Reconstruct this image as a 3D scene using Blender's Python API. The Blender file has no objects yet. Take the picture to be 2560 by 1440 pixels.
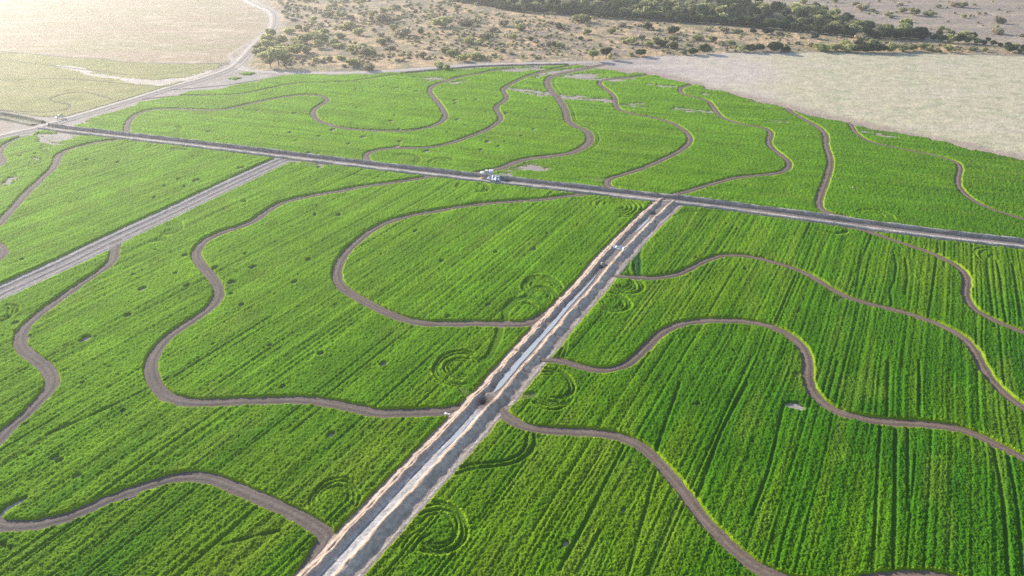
import bpy, bmesh, math, random
import numpy as np
from mathutils import Vector, Matrix
random.seed(7)
rng = np.random.default_rng(7)
R = math.radians
scene = bpy.context.scene
COL = scene.collection

# ------------------------------------------------------------------ image pixel frame
# The plan of the place was traced as 2560x1440 image pixels; G() turns a pixel
# into ground metres (flat ground z=0, metres, +Y away from the drone, drone at 0,0,120).
H, PITCH, FOC = 120.0, R(30.0), 1750.0
SP, CP = math.sin(PITCH), math.cos(PITCH)
def G(px, py):
    dx = (px-1280.0)/FOC; dy = (720.0-py)/FOC
    t = H/(SP-dy*CP)
    return (dx*t, (CP+dy*SP)*t)
def scale_at(py):                      # image pixels per metre, sideways
    return CP*(py-720.0+FOC*SP/CP)/H
def toP(x, y):                         # ground metres -> image pixel
    d = y*CP+H*SP
    return (1280+FOC*x/d, 720-FOC*(y*SP-H*CP)/d)
def GP(pts): return np.array([G(*p) for p in pts])

# ------------------------------------------------------------------ noise
def _hash(ix, iy, seed):
    h = (ix*374761393 + iy*668265263 + seed*982451653) & 0xFFFFFFFF
    h = ((h ^ (h >> 13))*1274126177) & 0xFFFFFFFF
    h = h ^ (h >> 16)
    return (h & 0xFFFF).astype(np.float32)/65535.0
def vn(x, y, seed):
    x = np.asarray(x, dtype=np.float64); y = np.asarray(y, dtype=np.float64)
    fx = np.floor(x); fy = np.floor(y)
    ix = fx.astype(np.int64); iy = fy.astype(np.int64)
    tx = (x-fx).astype(np.float32); ty = (y-fy).astype(np.float32)
    tx = tx*tx*(3-2*tx); ty = ty*ty*(3-2*ty)
    a = _hash(ix, iy, seed); b = _hash(ix+1, iy, seed)
    c = _hash(ix, iy+1, seed); d = _hash(ix+1, iy+1, seed)
    return (a*(1-tx)+b*tx)*(1-ty) + (c*(1-tx)+d*tx)*ty
def fbm(x, y, seed, n=3):
    s = 0; a = 1; t = 0
    for k in range(n):
        s = s + a*vn(x*2**k, y*2**k, seed+k*17); t += a; a *= .5
    return s/t
def sstep(e0, e1, x):
    t = np.clip((x-e0)/(e1-e0), 0, 1)
    return t*t*(3-2*t)

# ------------------------------------------------------------------ helpers
def tag(o, label=None, cat=None, group=None, kind=None):
    if label: o['label'] = label
    if cat: o['category'] = cat
    if group: o['group'] = group
    if kind: o['kind'] = kind
    return o
def link(name, me, parent=None, mat=None):
    o = bpy.data.objects.new(name, me)
    if mat is not None:
        if isinstance(mat, (list, tuple)):
            for m in mat: me.materials.append(m)
        else: me.materials.append(mat)
    COL.objects.link(o)
    if parent: o.parent = parent
    return o
def np_mesh(name, verts, quads, cols=None, smooth=True):
    me = bpy.data.meshes.new(name)
    nv, nq = len(verts), len(quads)
    k = quads.shape[1]
    me.vertices.add(nv); me.vertices.foreach_set('co', verts.astype(np.float32).ravel())
    me.loops.add(nq*k); me.loops.foreach_set('vertex_index', quads.astype(np.int32).ravel())
    me.polygons.add(nq)
    me.polygons.foreach_set('loop_start', np.arange(0, nq*k, k, dtype=np.int32))
    me.polygons.foreach_set('loop_total', np.full(nq, k, dtype=np.int32))
    if cols is not None:
        a = me.attributes.new('Col', 'FLOAT_COLOR', 'POINT')
        c = np.ones((nv, 4), dtype=np.float32); c[:, :3] = cols
        a.data.foreach_set('color', c.ravel())
    me.update(calc_edges=True)
    if smooth: me.polygons.foreach_set('use_smooth', np.ones(nq, dtype=bool))
    return me

# ------------------------------------------------------------------ materials
def new_mat(name, rough=.9, spec=.2):
    m = bpy.data.materials.new(name); m.use_nodes = True
    nt = m.node_tree; nt.nodes.clear()
    out = nt.nodes.new('ShaderNodeOutputMaterial')
    b = nt.nodes.new('ShaderNodeBsdfPrincipled')
    b.inputs['Roughness'].default_value = rough
    b.inputs['Specular IOR Level'].default_value = spec
    nt.links.new(b.outputs[0], out.inputs[0])
    return m, nt, b
def noise_node(nt, scale, detail=2, stretch=None, rot=0):
    g = nt.nodes.new('ShaderNodeNewGeometry')
    src = g.outputs['Position']
    if stretch:
        mp = nt.nodes.new('ShaderNodeMapping')
        mp.inputs['Scale'].default_value = stretch
        mp.inputs['Rotation'].default_value = (0, 0, rot)
        nt.links.new(src, mp.inputs[0]); src = mp.outputs[0]
    n = nt.nodes.new('ShaderNodeTexNoise')
    n.inputs['Scale'].default_value = scale; n.inputs['Detail'].default_value = detail
    nt.links.new(src, n.inputs['Vector'])
    return n.outputs['Fac']
def mulcol(nt, col, fac, lo, hi):
    mr = nt.nodes.new('ShaderNodeMapRange')
    mr.inputs['From Min'].default_value = .3; mr.inputs['From Max'].default_value = .7
    mr.inputs['To Min'].default_value = lo; mr.inputs['To Max'].default_value = hi
    nt.links.new(fac, mr.inputs['Value'])
    mx = nt.nodes.new('ShaderNodeVectorMath'); mx.operation = 'SCALE'
    nt.links.new(col, mx.inputs[0]); nt.links.new(mr.outputs[0], mx.inputs['Scale'])
    return mx.outputs[0]
def attr_mat(name, noises, bump=None, rough=.9, spec=.15):
    m, nt, b = new_mat(name, rough, spec)
    a = nt.nodes.new('ShaderNodeAttribute'); a.attribute_name = 'Col'
    c = a.outputs['Color']
    for (sc, det, lo, hi, st, ro) in noises:
        c = mulcol(nt, c, noise_node(nt, sc, det, st, ro), lo, hi)
    nt.links.new(c, b.inputs['Base Color'])
    if bump:
        bp = nt.nodes.new('ShaderNodeBump')
        bp.inputs['Strength'].default_value = bump[2]; bp.inputs['Distance'].default_value = bump[1]
        nt.links.new(noise_node(nt, bump[0], 3), bp.inputs['Height'])
        nt.links.new(bp.outputs[0], b.inputs['Normal'])
    return m
def flat_mat(name, col, rough=.6, spec=.3, metal=0, vary=.12, scale=2.0):
    m, nt, b = new_mat(name, rough, spec)
    b.inputs['Metallic'].default_value = metal
    rgb = nt.nodes.new('ShaderNodeRGB'); rgb.outputs[0].default_value = (*col, 1)
    nt.links.new(mulcol(nt, rgb.outputs[0], noise_node(nt, scale, 3), 1-vary, 1+vary), b.inputs['Base Color'])
    return m
def leaf_mat(name, col, vary=.35, transl=.6):
    m, nt, b = new_mat(name, .7, .2)
    oi = nt.nodes.new('ShaderNodeObjectInfo')
    rgb = nt.nodes.new('ShaderNodeRGB'); rgb.outputs[0].default_value = (*col, 1)
    c = mulcol(nt, rgb.outputs[0], noise_node(nt, .35, 2), 1-vary, 1+vary)
    mr = nt.nodes.new('ShaderNodeMapRange')
    mr.inputs['To Min'].default_value = .7; mr.inputs['To Max'].default_value = 1.35
    nt.links.new(oi.outputs['Random'], mr.inputs['Value'])
    mx = nt.nodes.new('ShaderNodeVectorMath'); mx.operation = 'SCALE'
    nt.links.new(c, mx.inputs[0]); nt.links.new(mr.outputs[0], mx.inputs['Scale'])
    nt.links.new(mx.outputs[0], b.inputs['Base Color'])
    t = nt.nodes.new('ShaderNodeBsdfTranslucent'); nt.links.new(mx.outputs[0], t.inputs['Color'])
    ms = nt.nodes.new('ShaderNodeMixShader'); ms.inputs[0].default_value = transl
    nt.links.new(b.outputs[0], ms.inputs[1]); nt.links.new(t.outputs[0], ms.inputs[2])
    out = [n for n in nt.nodes if n.type == 'OUTPUT_MATERIAL'][0]
    nt.links.new(ms.outputs[0], out.inputs[0])
    return m
ROWDIR = R(29.0)      # crop rows run this far right of straight ahead
M_crop = attr_mat('crop_leaves', [(3.6, 3, .48, 1.52, None, 0), (.09, 3, .85, 1.15, None, 0)], (3.4, .22, 1.0), .85, .04)
M_ground = attr_mat('soil', [(.9, 4, .8, 1.2, None, 0), (.12, 4, .86, 1.14, None, 0)], (1.2, .25, .6))
M_track = attr_mat('track_soil', [(1.3, 4, .82, 1.18, None, 0), (.15, 3, .9, 1.1, None, 0)], (2.0, .12, .6))
M_bank = attr_mat('ditch_soil', [(1.1, 4, .78, 1.22, None, 0), (.25, 3, .88, 1.12, None, 0)], (1.6, .25, .8))

# ------------------------------------------------------------------ plan: lines (image pixels)
TRACKS = [
 ('dark looping dirt track through the far crop, coiling round like a hook', 3.4, [(317,334),(318,319),(327,299),(349,284),(380,275),(420,273),(470,274),(524,276),(564,274),(598,267),(638,257),(689,247),(739,239.5),(779,238),(806,242),(818,248.6),(813,257),(796,267),(784,279),(786,292),(800,304),(823,312),(850,320),(917,326.5),(984,328.6),(1038,326),(1078,317.5),(1105,304),(1114,292),(1110,279),(1099,262),(1085,245),(1076,232),(1076,223),(1085,215),(1109,205),(1146,194),(1186,186.5),(1220,180),(1243,175),(1287,171)]),
 ('faint narrow dark track along the far edge of the crop', 1.9, [(340,251),(386,245),(437,240),(504,239),(571,238),(621,233),(668,223),(715,213),(756,208),(806,207),(860,205),(884,203),(934,195.5),(984,188),(1052,181),(1102,175),(1160,168)]),
 ('thin rut line crossing the pale bare patch by the far road', 1.4, [(417,226),(500,219),(571,212),(638,201.6),(689,193),(739,188),(790,186)]),
 ('winding dirt track with a double kink in the far crop', 3.3, [(918,402),(915.5,391),(922,383),(951,375),(991,371),(1038,371),(1085,368),(1129,358),(1172.5,343),(1213,327.6),(1240,311),(1251.5,297),(1248,285.6),(1241,274),(1245,264),(1260,254),(1266.6,242),(1258,228),(1261.6,220),(1283,208),(1310,195),(1337,185),(1374,175),(1421,166),(1445,161)]),
 ('wide dirt track with twin wheel lines along its right side', 4.4, [(1196,434),(1215,430),(1252,421),(1285,408),(1318,399),(1371,392),(1421,385),(1455,371),(1473,356),(1475,341),(1465,327.6),(1441,317.5),(1421,304),(1416,285.6),(1408,265),(1394,245),(1379,228.5),(1369,212),(1371,198),(1387.5,188),(1421,180),(1455,173),(1488,166),(1510,161)]),
 ('pinkish dirt track ending in a hook above the ditch', 3.3, [(1620.6,187.7),(1586,193),(1543,196),(1516,199),(1502,204),(1498.6,210),(1504,216),(1516,224.6),(1528,234),(1536,244),(1538,254.7),(1540,265),(1548,274.5),(1566,281),(1595,288),(1629,294),(1664,303),(1689,313),(1712,328),(1721,338),(1725,349),(1720,361),(1703,376),(1685,386),(1656,400),(1606,422),(1556,438),(1525,448.5),(1518,459),(1525,469),(1545,476)]),
 ('snaking dirt track that swells out right before reaching the ditch', 3.1, [(1729,212),(1706.6,218.6),(1700.6,224),(1701,230),(1710,236),(1729,242),(1755,248),(1772,255),(1782,267),(1792.5,282),(1806,294),(1828,303),(1868,314),(1901.6,319),(1920,325),(1927,336),(1922,351),(1928.5,369.6),(1949,386),(1969,403),(1972,415),(1962,427),(1935,435),(1888,440),(1841,445),(1801,455),(1750,470),(1717,480),(1685,488)]),
 ('short dirt track dropping straight from the pale field to the ditch', 3.2, [(1965,270),(1972,276),(1996,291),(2029,309),(2053,324),(2064.5,343),(2064.5,363),(2071,383),(2076,403),(2073,427),(2064.5,453.6),(2054,480),(2047,504),(2050,519),(2063,531),(2086,538),(2113,543)]),
 ('narrow pinkish track bending down to the far right edge', 2.6, [(2120,306),(2127,313),(2140,333),(2170,353),(2221,366),(2271,376),(2321.5,386),(2365,396.5),(2392,408),(2400,422),(2395.5,443.6),(2396,462),(2404,477),(2426,497),(2459,515.6),(2506,532),(2560,549),(2650,577),(2800,620)]),
 ('narrow pink dirt track curling from the ditch to the right edge', 2.7, [(2100,566),(2147,574),(2187,586),(2237,603),(2288,620),(2338,638),(2375,657),(2402,675),(2415,695),(2415,719),(2414,739),(2422,759),(2442,779),(2479,799),(2523,819.6),(2560,833),(2640,862),(2760,905)]),
 ('long pink dirt track sweeping right from the canal, middle of three', 2.8, [(1526,691),(1574,694),(1615.5,696.6),(1657,694),(1700,685),(1734,668),(1767,652),(1801,641.5),(1834,639),(1875,643),(1915,652),(1955,663),(2002,680),(2036,697),(2069.5,719),(2110,741),(2163.6,759),(2221,772.6),(2271,786),(2321.5,803),(2372,825),(2405.5,845),(2432,872),(2448,902),(2465,934),(2491,966),(2525,998),(2560,1024),(2640,1075),(2760,1140)]),
 ('dirt track bulging in a broad arch right of the canal', 3.0, [(1350,902),(1393,902),(1421,909),(1454,920),(1490.6,927),(1527,926),(1557,917.5),(1582,902),(1604.5,880),(1626.7,858),(1651.7,835.6),(1679.5,820),(1705,811),(1750,804.5),(1801,803),(1851,804.5),(1895,811),(1935,821),(1969,838),(1995.6,858),(2011,880),(2018.5,905),(2020.7,949),(2030,979),(2052.5,1005),(2086,1027.5),(2131,1042.5),(2187.6,1054),(2262.6,1059),(2337.6,1065),(2394,1074),(2442.6,1091),(2499,1117.5),(2560,1149),(2640,1195),(2760,1260)]),
 ('dirt track running diagonally down the near right crop', 3.1, [(1252,1024),(1264,1040.6),(1279,1052),(1307.5,1066),(1351,1076),(1418,1081),(1485.5,1084),(1536,1091),(1569.5,1101),(1603,1118),(1636.7,1148),(1670,1185),(1704,1225),(1737.5,1272),(1771,1313),(1815,1356),(1855,1393),(1898.7,1423.5),(1939,1443),(1980,1456),(2050,1466),(2130,1463),(2200,1450),(2289,1443),(2380,1452),(2450,1482),(2520,1530),(2560,1600)]),
 ('dirt track arching over the near left corner', 3.3, [(760,1440),(791,1390),(815,1352),(817.6,1342.6),(810,1332),(795,1322),(757.6,1297.6),(712.6,1275),(656,1250.7),(600,1226),(555,1207.5),(517.6,1196),(480,1192.5),(439,1196),(394,1207.5),(337.6,1226),(281,1247),(225,1271),(169,1294),(120,1307),(67.5,1316),(22.5,1316),(-5,1313),(-60,1295),(-150,1250)]),
 ('long S shaped dirt track winding from ditch to canal', 3.5, [(1180,1012),(1162,1018),(1116.7,1028.5),(1064.6,1032),(995,1034),(943,1034),(891,1023),(839,1013),(787,1004),(735,1001),(694,1003),(600,1005),(525,1009),(469,1007),(424,995.6),(397.6,975),(382,945),(377,919),(380,903),(391,880),(413,851.5),(447,826),(487,799.4),(524,772.6),(544,747),(547,725.5),(537.5,704),(517,678.5),(497,655),(490.4,635),(499,618),(517,601),(551,584.4),(598,569),(638,551),(672,527),(705.4,509),(756,495.4),(806,486),(850,479),(894,470),(978,458.5),(1045.5,448),(1079,443),(1110,440)]),
 ('dirt track looping round the central crop like a bay', 3.5, [(1475,487),(1455,488),(1415,492),(1364.6,499),(1297.5,504),(1230,509),(1163,517),(1096,528),(1035.5,539),(978,554),(945,569),(914.5,588),(887.6,611),(864,635),(848,662),(842,685),(848,709),(867.5,729),(901,749),(938,769),(978,788),(1022,803),(1062,810),(1113,811),(1197,810.6),(1264,812),(1311,811),(1338,803),(1366,786)]),
 ('dirt track meandering from the grey strip to the left edge', 3.5, [(288,600),(290.6,611),(287,631.5),(282,651.6),(262,672),(228.4,695),(185,724),(141,756),(107.5,781),(77,806),(57,830),(50.4,850),(57,871.6),(77,890),(104,909),(124,930),(131,952),(124,976),(97.5,1005),(56,1046),(22.5,1073),(0,1099),(-50,1150),(-150,1260)]),
 ('dirt track curving down the upper left crop', 3.6, [(305,350),(283,352.5),(250,356),(208,365),(175,375),(153,385),(144,397),(142,407),(133,422),(113,440),(93,460),(74,477),(40,514),(13.4,544),(0,559),(-25,580),(-32,595),(-20,607),(0,618),(8,632),(0,648),(-30,665),(-90,690)]),
 ('short grey track hooking in at the left edge', 3.2, [(72,339),(50,345),(28,355),(12,365),(3,375),(0,384),(4,395),(9,403),(3,412),(-20,425),(-70,440)]),
 ('faint bluish rut curling through the pale green field', 1.3, [(282,249),(258,242),(233,235),(208,231),(183,232.5),(158,236),(137,242),(127,247.5),(132,253),(150,257),(167,260),(175,266),(170,272),(153,277),(133,279),(108,281),(50,279),(0,277),(-80,274)]),
 ('thin dark rut bounding the pale green field on its far side', 1.2, [(-120,124),(0,129),(67,134),(168,143),(252,148),(319,156),(437,160),(571,158)]),
 ('thin rut dipping through the middle of the pale green field', 1.2, [(-120,149),(0,151),(101,161),(202,173),(286,183),(336,188),(420,185),(504,171),(578,160)]),
 ('thin rut across the pale green field joining the left road', 1.2, [(-120,210),(0,203),(84,198),(151,197),(235,202),(319,210),(396,217),(440,214)]),
]
R1 = [(614,-40),(618,0),(637,11),(661,21),(679,32),(685,50),(680,72),(660,92),(638,112),(617,135),(596,157),(576,172),(504,198),(420,222),(336,249),(269,269),(202,289),(151,304),(101,320),(50,331),(0,343),(-80,362),(-300,410)]
R1B = [(630,-30),(640,0),(652,10),(668,22)]
R1C = [(652,96),(621,109),(588,129),(574,139),(580,148),(590,156)]
R2 = [(588,158),(605,171),(638,178),(705,182),(773,183),(850,183),(917,181),(1001,176),(1085,170),(1169,163),(1270,160),(1387,157.5),(1488,155.5),(1530,154)]
D1 = [(112,318),(180,327),(250,335),(420,354),(700,388),(1060,431),(1400,469),(1820,518),(2271,579),(2560,613),(2700,629),(3100,676)]
D1L = [(96,310),(50,300),(0,291),(-100,272),(-400,215)]
C2 = [(1672,503),(1633,537),(1600,569),(1554,617),(1508,667),(1474,710.5),(1407,783),(1338,863),(1282,927),(1235,984),(1203,1016),(1171,1052),(1144,1081),(1047,1184),(964,1274),(891,1353),(818,1433),(720,1540),(640,1628),(440,1846),(190,2119)]
R3 = [(716,399),(700,404),(620,441),(528,484),(437,528),(279,602),(168,656),(0,733),(-60,760),(-300,868)]

P_CROPN = [(175,322),(215,301),(270,283),(336,265),(353,254),(437,241),(470,229),(554,222),(598,211),(658,199),(690,191),(739,187),(800,187),(860,188),(917,186),(1001,181),(1052,180),(1110,175),(1180,172),(1260,168),(1347,166),(1400,164),(1440,163),(1480,166),(1500,172),(1535,177),(1569,186),(1590,181),(1617,186),(1646,190),(1672,200),(1706,205),(1732,213),(1758,215),(1767,224),(1820,231),(1851,242),(1901,255),(1969,272),(2002,285.6),(2069,299),(2113,307),(2137,316),(2204,327.6),(2288,342.7),(2372,361),(2439,376),(2506,391),(2560,403),(3400,600),(3400,712),(2560,613),(1820,518),(1060,431),(420,354)]
P_CROPS = [(-900,520),(-300,413),(0,348),(60,341),(112,322),(180,327),(420,354),(1060,431),(1820,518),(2560,613),(3400,712),(3400,2600),(-900,2600)]
P_PALE = [(-900,70),(0,129),(67,134),(168,143),(252,148),(319,156),(437,160),(560,160),(504,190),(420,217),(336,245),(269,264),(202,284),(150,296),(70,286),(0,275),(-900,190)]
P_CREAM = [(-900,-260),(560,-260),(605,-40),(612,0),(640,18),(674,35),(679,60),(655,90),(625,115),(590,140),(560,158),(437,158),(319,154),(252,146),(168,141),(67,132),(0,127),(-900,68)]
P_WHITE = [(1490,156),(1545,152),(1640,142),(1700,140),(1780,134),(1900,132),(2030,131),(2200,132),(2400,137),(2560,141),(3400,165),(3400,610),(2560,403),(2439,376),(2288,342.7),(2113,307),(1969,272),(1851,242),(1767,224),(1706,205),(1617,186),(1530,176),(1480,166)]
P_SCRUB = [(640,-60),(1050,-60),(1200,14),(1401,36),(1710,58),(1935,74),(2137,94),(2305,99),(2456,112),(2560,126),(3400,190),(3400,165),(2560,139),(2200,130),(1900,130),(1640,140),(1500,153),(1270,158),(1085,167),(917,178),(700,180),(620,172),(600,160),(640,125),(690,70),(690,30)]
BARE = [  # patches with thin or no crop
 ([(1246,176),(1287,170),(1347,168),(1354,175),(1320,179),(1270,181)],1),
 ([(1354,181),(1394,175),(1471,168),(1505,166),(1471,176),(1404,184),(1361,192),(1327,199)],1),
 ([(1402,191),(1452,183),(1497,184),(1500,192),(1520,197),(1590,194),(1600,200),(1520,205),(1497,201),(1449,198),(1406,194)],1),
 ([(1395,233),(1440,237),(1476,246),(1531,249),(1533,258),(1483,254),(1431,250),(1411,248)],1),
 ([(1262,218),(1320,223),(1367,232),(1376,243),(1347,242),(1307,230),(1270,224)],1),
 ([(1552,256),(1608,259),(1615,267),(1600,271),(1567,267)],.9),
 ([(1672,267),(1706,270),(1784,280),(1780,286),(1715,281),(1672,272)],.7),
 ([(1603,206),(1658,212),(1703,218),(1695,224),(1664,218),(1620,212)],.75),
 ([(1455,443),(1485,444),(1520,449),(1520,455),(1490,452),(1458,448)],.75),
 ([(1232,436),(1290,417),(1322,406),(1345,411),(1385,423),(1370,431),(1320,427),(1295,428),(1275,444),(1255,442)],.5),
 ([(1045,193),(1070,190),(1110,196),(1125,203),(1080,206),(1050,201)],.6),
 ([(1110,206),(1160,201),(1180,208),(1120,211)],.6),
 ([(1760,231),(1795,238),(1790,241),(1755,236)],.7),
 ([(1905,298),(1960,303),(1990,308),(1960,310),(1910,305)],.6),
 ([(2030,292),(2060,296),(2050,300)],.6),
 ([(1860,247),(1930,262),(1930,268),(1870,254)],.75),
 ([(80,335),(170,332),(210,340),(165,352),(115,362),(100,348)],.95),
 ([(130,352),(150,358),(126,372),(110,384),(98,400),(84,414),(68,424),(90,400),(108,380)],.85),
 ([(68,425),(50,440),(20,462),(-10,482),(-30,480),(10,455),(40,435)],.85),
 ([(185,305),(215,296),(225,302),(205,312),(180,314)],.9),
 ([(385,256),(430,250),(432,258),(395,262)],.5),
 ([(770,405),(800,408),(835,411),(820,417),(775,413),(725,408),(735,400)],.75),
 ([(440,372),(462,372),(458,378),(442,378)],.8),
 ([(775,380),(800,381),(795,388),(772,387)],.6),
 ([(1958,1012),(1975,1007),(2000,1010),(2013,1022),(2005,1030),(1985,1027),(1965,1022)],.8),
 ([(1980,935),(2003,932),(2006,942),(1988,948)],.45),
 ([(0,1288),(20,1266),(45,1252),(70,1240),(66,1252),(40,1266),(18,1284),(5,1300),(-10,1300)],1),
 ([(-6,1360),(14,1358),(12,1370),(-6,1376)],1),([(20,1372),(40,1368),(34,1378),(22,1382)],1),
 ([(1310,985),(1345,982),(1350,995),(1310,1000),(1285,1003)],.6),
 ([(1130,960),(1160,975),(1190,985),(1180,1000),(1160,995)],.5),
 ([(2090,750),(2105,742),(2112,752),(2095,760)],.5),
 ([(1730,340),(1775,345),(1770,352)],.3),
 ([(2127,318),(2200,332),(2260,345),(2200,345),(2140,330)],.55),
 ([(205,168),(240,183),(330,196),(400,200),(455,193),(520,176),(575,167),(560,182),(450,206),(400,216),(330,208),(250,192),(130,166),(150,162)],1),
 ([(320,235),(340,222),(352,224),(332,240)],.6),
 ([(100,300),(160,290),(150,304),(110,312)],.9),
]
P_GREYBARE = [(353,252),(420,230),(504,213),(588,190),(638,182),(690,184),(679,188),(658,199),(598,212),(554,222),(470,229),(437,241)]
ISLETS = [[(566,197),(590,192),(603,195),(585,200)],[(596,186),(620,180),(642,182),(625,188),(605,189)]]
LOWGREEN = [(1652,543),(1673,533),(1642,560),(1618,598),(1606,640),(1609,690),(1596,690),(1575,655),(1556,690),(1520,690),(1556,655),(1606,597)]

SWIRLS = [ # centre image pixel, ring radii m, start deg, end deg (0=right, 90=away), groove depth
 (1354,718,[6.9,6.0,5.0,3.6],-20,260,.6),(1354,741,[5.4,4.6,3.4,2.4],-60,200,.5),(1310,784,[5.6,4.8],20,200,.6),
 (1154,924,[8.2,7.2,5.0,3.9],50,290,.6),(1160,930,[3.0,2.0],150,300,.5),(1560,713,[6.6,5.7,4.2,3.2,2.0],-170,60,.6),(1529,759,[6.0,5.2,3.9,3.0],-200,120,.5),
 (1374,962,[6.8,6.0],-100,80,.6),(1374,985,[5.5,4.6,3.6,6.6],200,350,.6),(1370,955,[5.2,4.0,3.2],40,150,.5),(1540,518,[3,5,7,9,11],-110,110,.5),(1528,516,[3.5,6.0,8.5],100,190,.5),
 (1089,1322,[6.8,6.1,5.0],-130,150,.75),(1089,1326,[4.0],-120,170,.4),(839,1247,[5.6,4.6,3.4],-40,240,.4),
 (416,573,[6.4,5.4,4.4,3.4,2.4],-100,120,.6),(408,584,[8.0,7.2,6.0],-110,-40,.5),(1011,400,[8.4,7.4,6.2],-60,150,.55),(1105,407,[6.7,5.6,3.0],0,210,.6),
 (1193,472,[5.6,4.8,3.6],-110,100,.6),(1165,467,[4.5,3.6],120,250,.5),(417,326,[8.6,7.6,6.2],-110,80,.5),(322,363,[6,4.4],0,160,.5),(345,363,[8,6],-60,60,.45),
 (2187,541,[6.9,5.8,3.8],-50,160,.55),(2073,571,[6.2,5.2],180,340,.6),(-3,787,[3.2,4.6,5.6],-90,110,.6),(1529,208,[3.0,4.6,6.2],-100,90,.4),
 (2505,650,[9.0,7.2,3.8],60,200,.4),(1100,1395,[4,6,8],100,180,.4),
]
GROOVES = [ # wheel lines pressed in the crop: width m, depth m, image pixels
 (.55,.7,[(1335,1089),(1337,1110),(1321.5,1138),(1283,1162),(1221,1171),(1169,1178),(1117,1200),(1098,1222)]),
 (.55,.7,[(1318,1093),(1316,1114),(1301,1138),(1269,1153.5),(1221,1160),(1169,1166),(1135,1180)]),
 (2.2,.65,[(1263,806),(1266,775),(1285,755),(1320,746),(1350,752)]),
 (2.2,.65,[(1250,824),(1246,845),(1232,875),(1222,895),(1205,905)]),
 (.5,.6,[(1395,895),(1408,870),(1412,850),(1424,825),(1450,790),(1475,765)]),(.5,.55,[(1407,897),(1416,872),(1418,850),(1432,828)]),
 (.6,.6,[(1576,690),(1570,672),(1578,650)]),(.8,.6,[(1590,692),(1584,668),(1590,650)]),(.5,.6,[(1606,700),(1600,668),(1600,640),(1615,600),(1645,560),(1680,536),(1730,526)]),
 (.5,.5,[(1652,575),(1670,552),(1700,536),(1750,530),(1800,532)]),(.5,.4,[(1560,650),(1574,690)]),
 (.5,.5,[(180,356),(300,352)]),(.5,.45,[(760,415),(900,440),(1000,448)]),
 (.5,.5,[(2235,640),(2240,665),(2236,700),(2225,730),(2228,760),(2220,780)]),(.5,.5,[(2262,650),(2268,690),(2262,740)]),
 (.5,.6,[(2466,650),(2470,700),(2480,770),(2486,820)]),(.5,.6,[(2490,655),(2500,700),(2506,760),(2515,815)]),(.5,.6,[(2530,665),(2540,720),(2552,800)]),
 (.5,.45,[(1990,690),(1960,760),(1930,830)]),(.5,.45,[(2180,590),(2155,650),(2140,720)]),
 (.5,.5,[(120,1090),(300,1010),(420,950)]),(.45,.5,[(2345,620),(2325,760),(2318,800)]),
 (.5,.5,[(560,1365),(700,1330)]),(.4,.5,[(2200,1070),(2190,1240),(2180,1440)]),(.5,.6,[(2238,1065),(2236,1250),(2232,1440)]),(.4,.5,[(2268,1068),(2270,1280)]),
 (.5,.6,[(2480,1110),(2505,1250),(2520,1440)]),(.5,.6,[(2515,1125),(2540,1260),(2556,1440)]),(.4,.55,[(2220,910),(2217,1050)]),(.45,.55,[(2296,905),(2300,1045)]),(.4,.5,[(2095,905),(2070,1000)]),
 (.4,.6,[(1960,1010),(1920,1180),(1880,1290)]),(.5,.6,[(1868,960),(1800,1090),(1760,1200),(1735,1260)]),(.5,.6,[(1700,960),(1640,1130)]),
 (.5,.5,[(1400,1430),(1530,1180),(1560,1120)]),(.45,.5,[(1440,1440),(1500,1330)]),(.4,.5,[(1640,1180),(1570,1440)]),(.5,.5,[(1700,1250),(1620,1440)]),
]
_h = []
def zh(x0, y0, s, L, r=1.3):
    for (a, b) in L: _h.append((x0+a/s, y0+b/s, r))
zh(0,440,2.977,[(1145,172),(1330,30),(1460,35),(1225,85),(1380,85),(1825,200),(2350,290),(2520,300),(1160,560),(1375,600),(1310,735),(1380,830),(1395,825),(1060,850),(1000,740),(170,630),(960,1045),(635,1220),(105,1105),(1600,695),(1885,690),(1830,585),(1730,800),(1800,970),(1590,1255),(2010,1270),(2390,1330),(210,1210),(1720,885),(2300,630),(2190,800)])
zh(0,900,2.6663,[(555,160),(515,785),(525,778),(1515,410),(1255,480),(2215,500),(1890,185),(210,640),(370,660),(400,685),(825,350),(880,920),(470,1080)],1.0)
zh(0,0,2.977,[(650,1195),(870,1215),(1440,1170),(1790,1255),(2390,1245),(1325,1340),(1455,1350),(1225,1390),(155,1165),(2195,845),(1780,850),(1550,985),(1870,940),(2160,990),(2200,1050),(2380,1015),(2480,970),(1440,885),(1910,830)],1.5)
zh(850,0,2.977,[(115,670),(180,675),(318,650),(420,660),(570,682),(130,805),(405,860),(640,775),(380,905),(90,920),(860,750),(860,775),(945,745),(1015,745),(875,895),(820,965),(935,935),(965,950),(1090,835),(1310,940),(1445,965),(1415,885),(1540,820),(1350,1015),(1100,1060),(1225,1060),(1175,1095),(1050,1120),(175,1025),(450,1055),(430,1090),(65,1075),(440,965),(800,985),(645,1130),(1240,850)],1.6)
zh(760,440,2.977,[(95,230),(85,300),(255,298),(270,292),(825,420),(840,415),(575,590),(660,1070),(1425,575),(1810,435),(130,1335),(600,1405),(1030,640),(1720,550),(1370,965),(1070,1055)],1.1)
zh(1200,960,2.977,[(960,140),(1625,160),(1070,945),(640,1195),(2030,435)],.7)
zh(1700,440,2.977,[(1745,325),(1610,155),(120,612),(485,700),(640,520),(1575,1245),(395,1310)],1.0)
HOLES = _h

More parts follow.
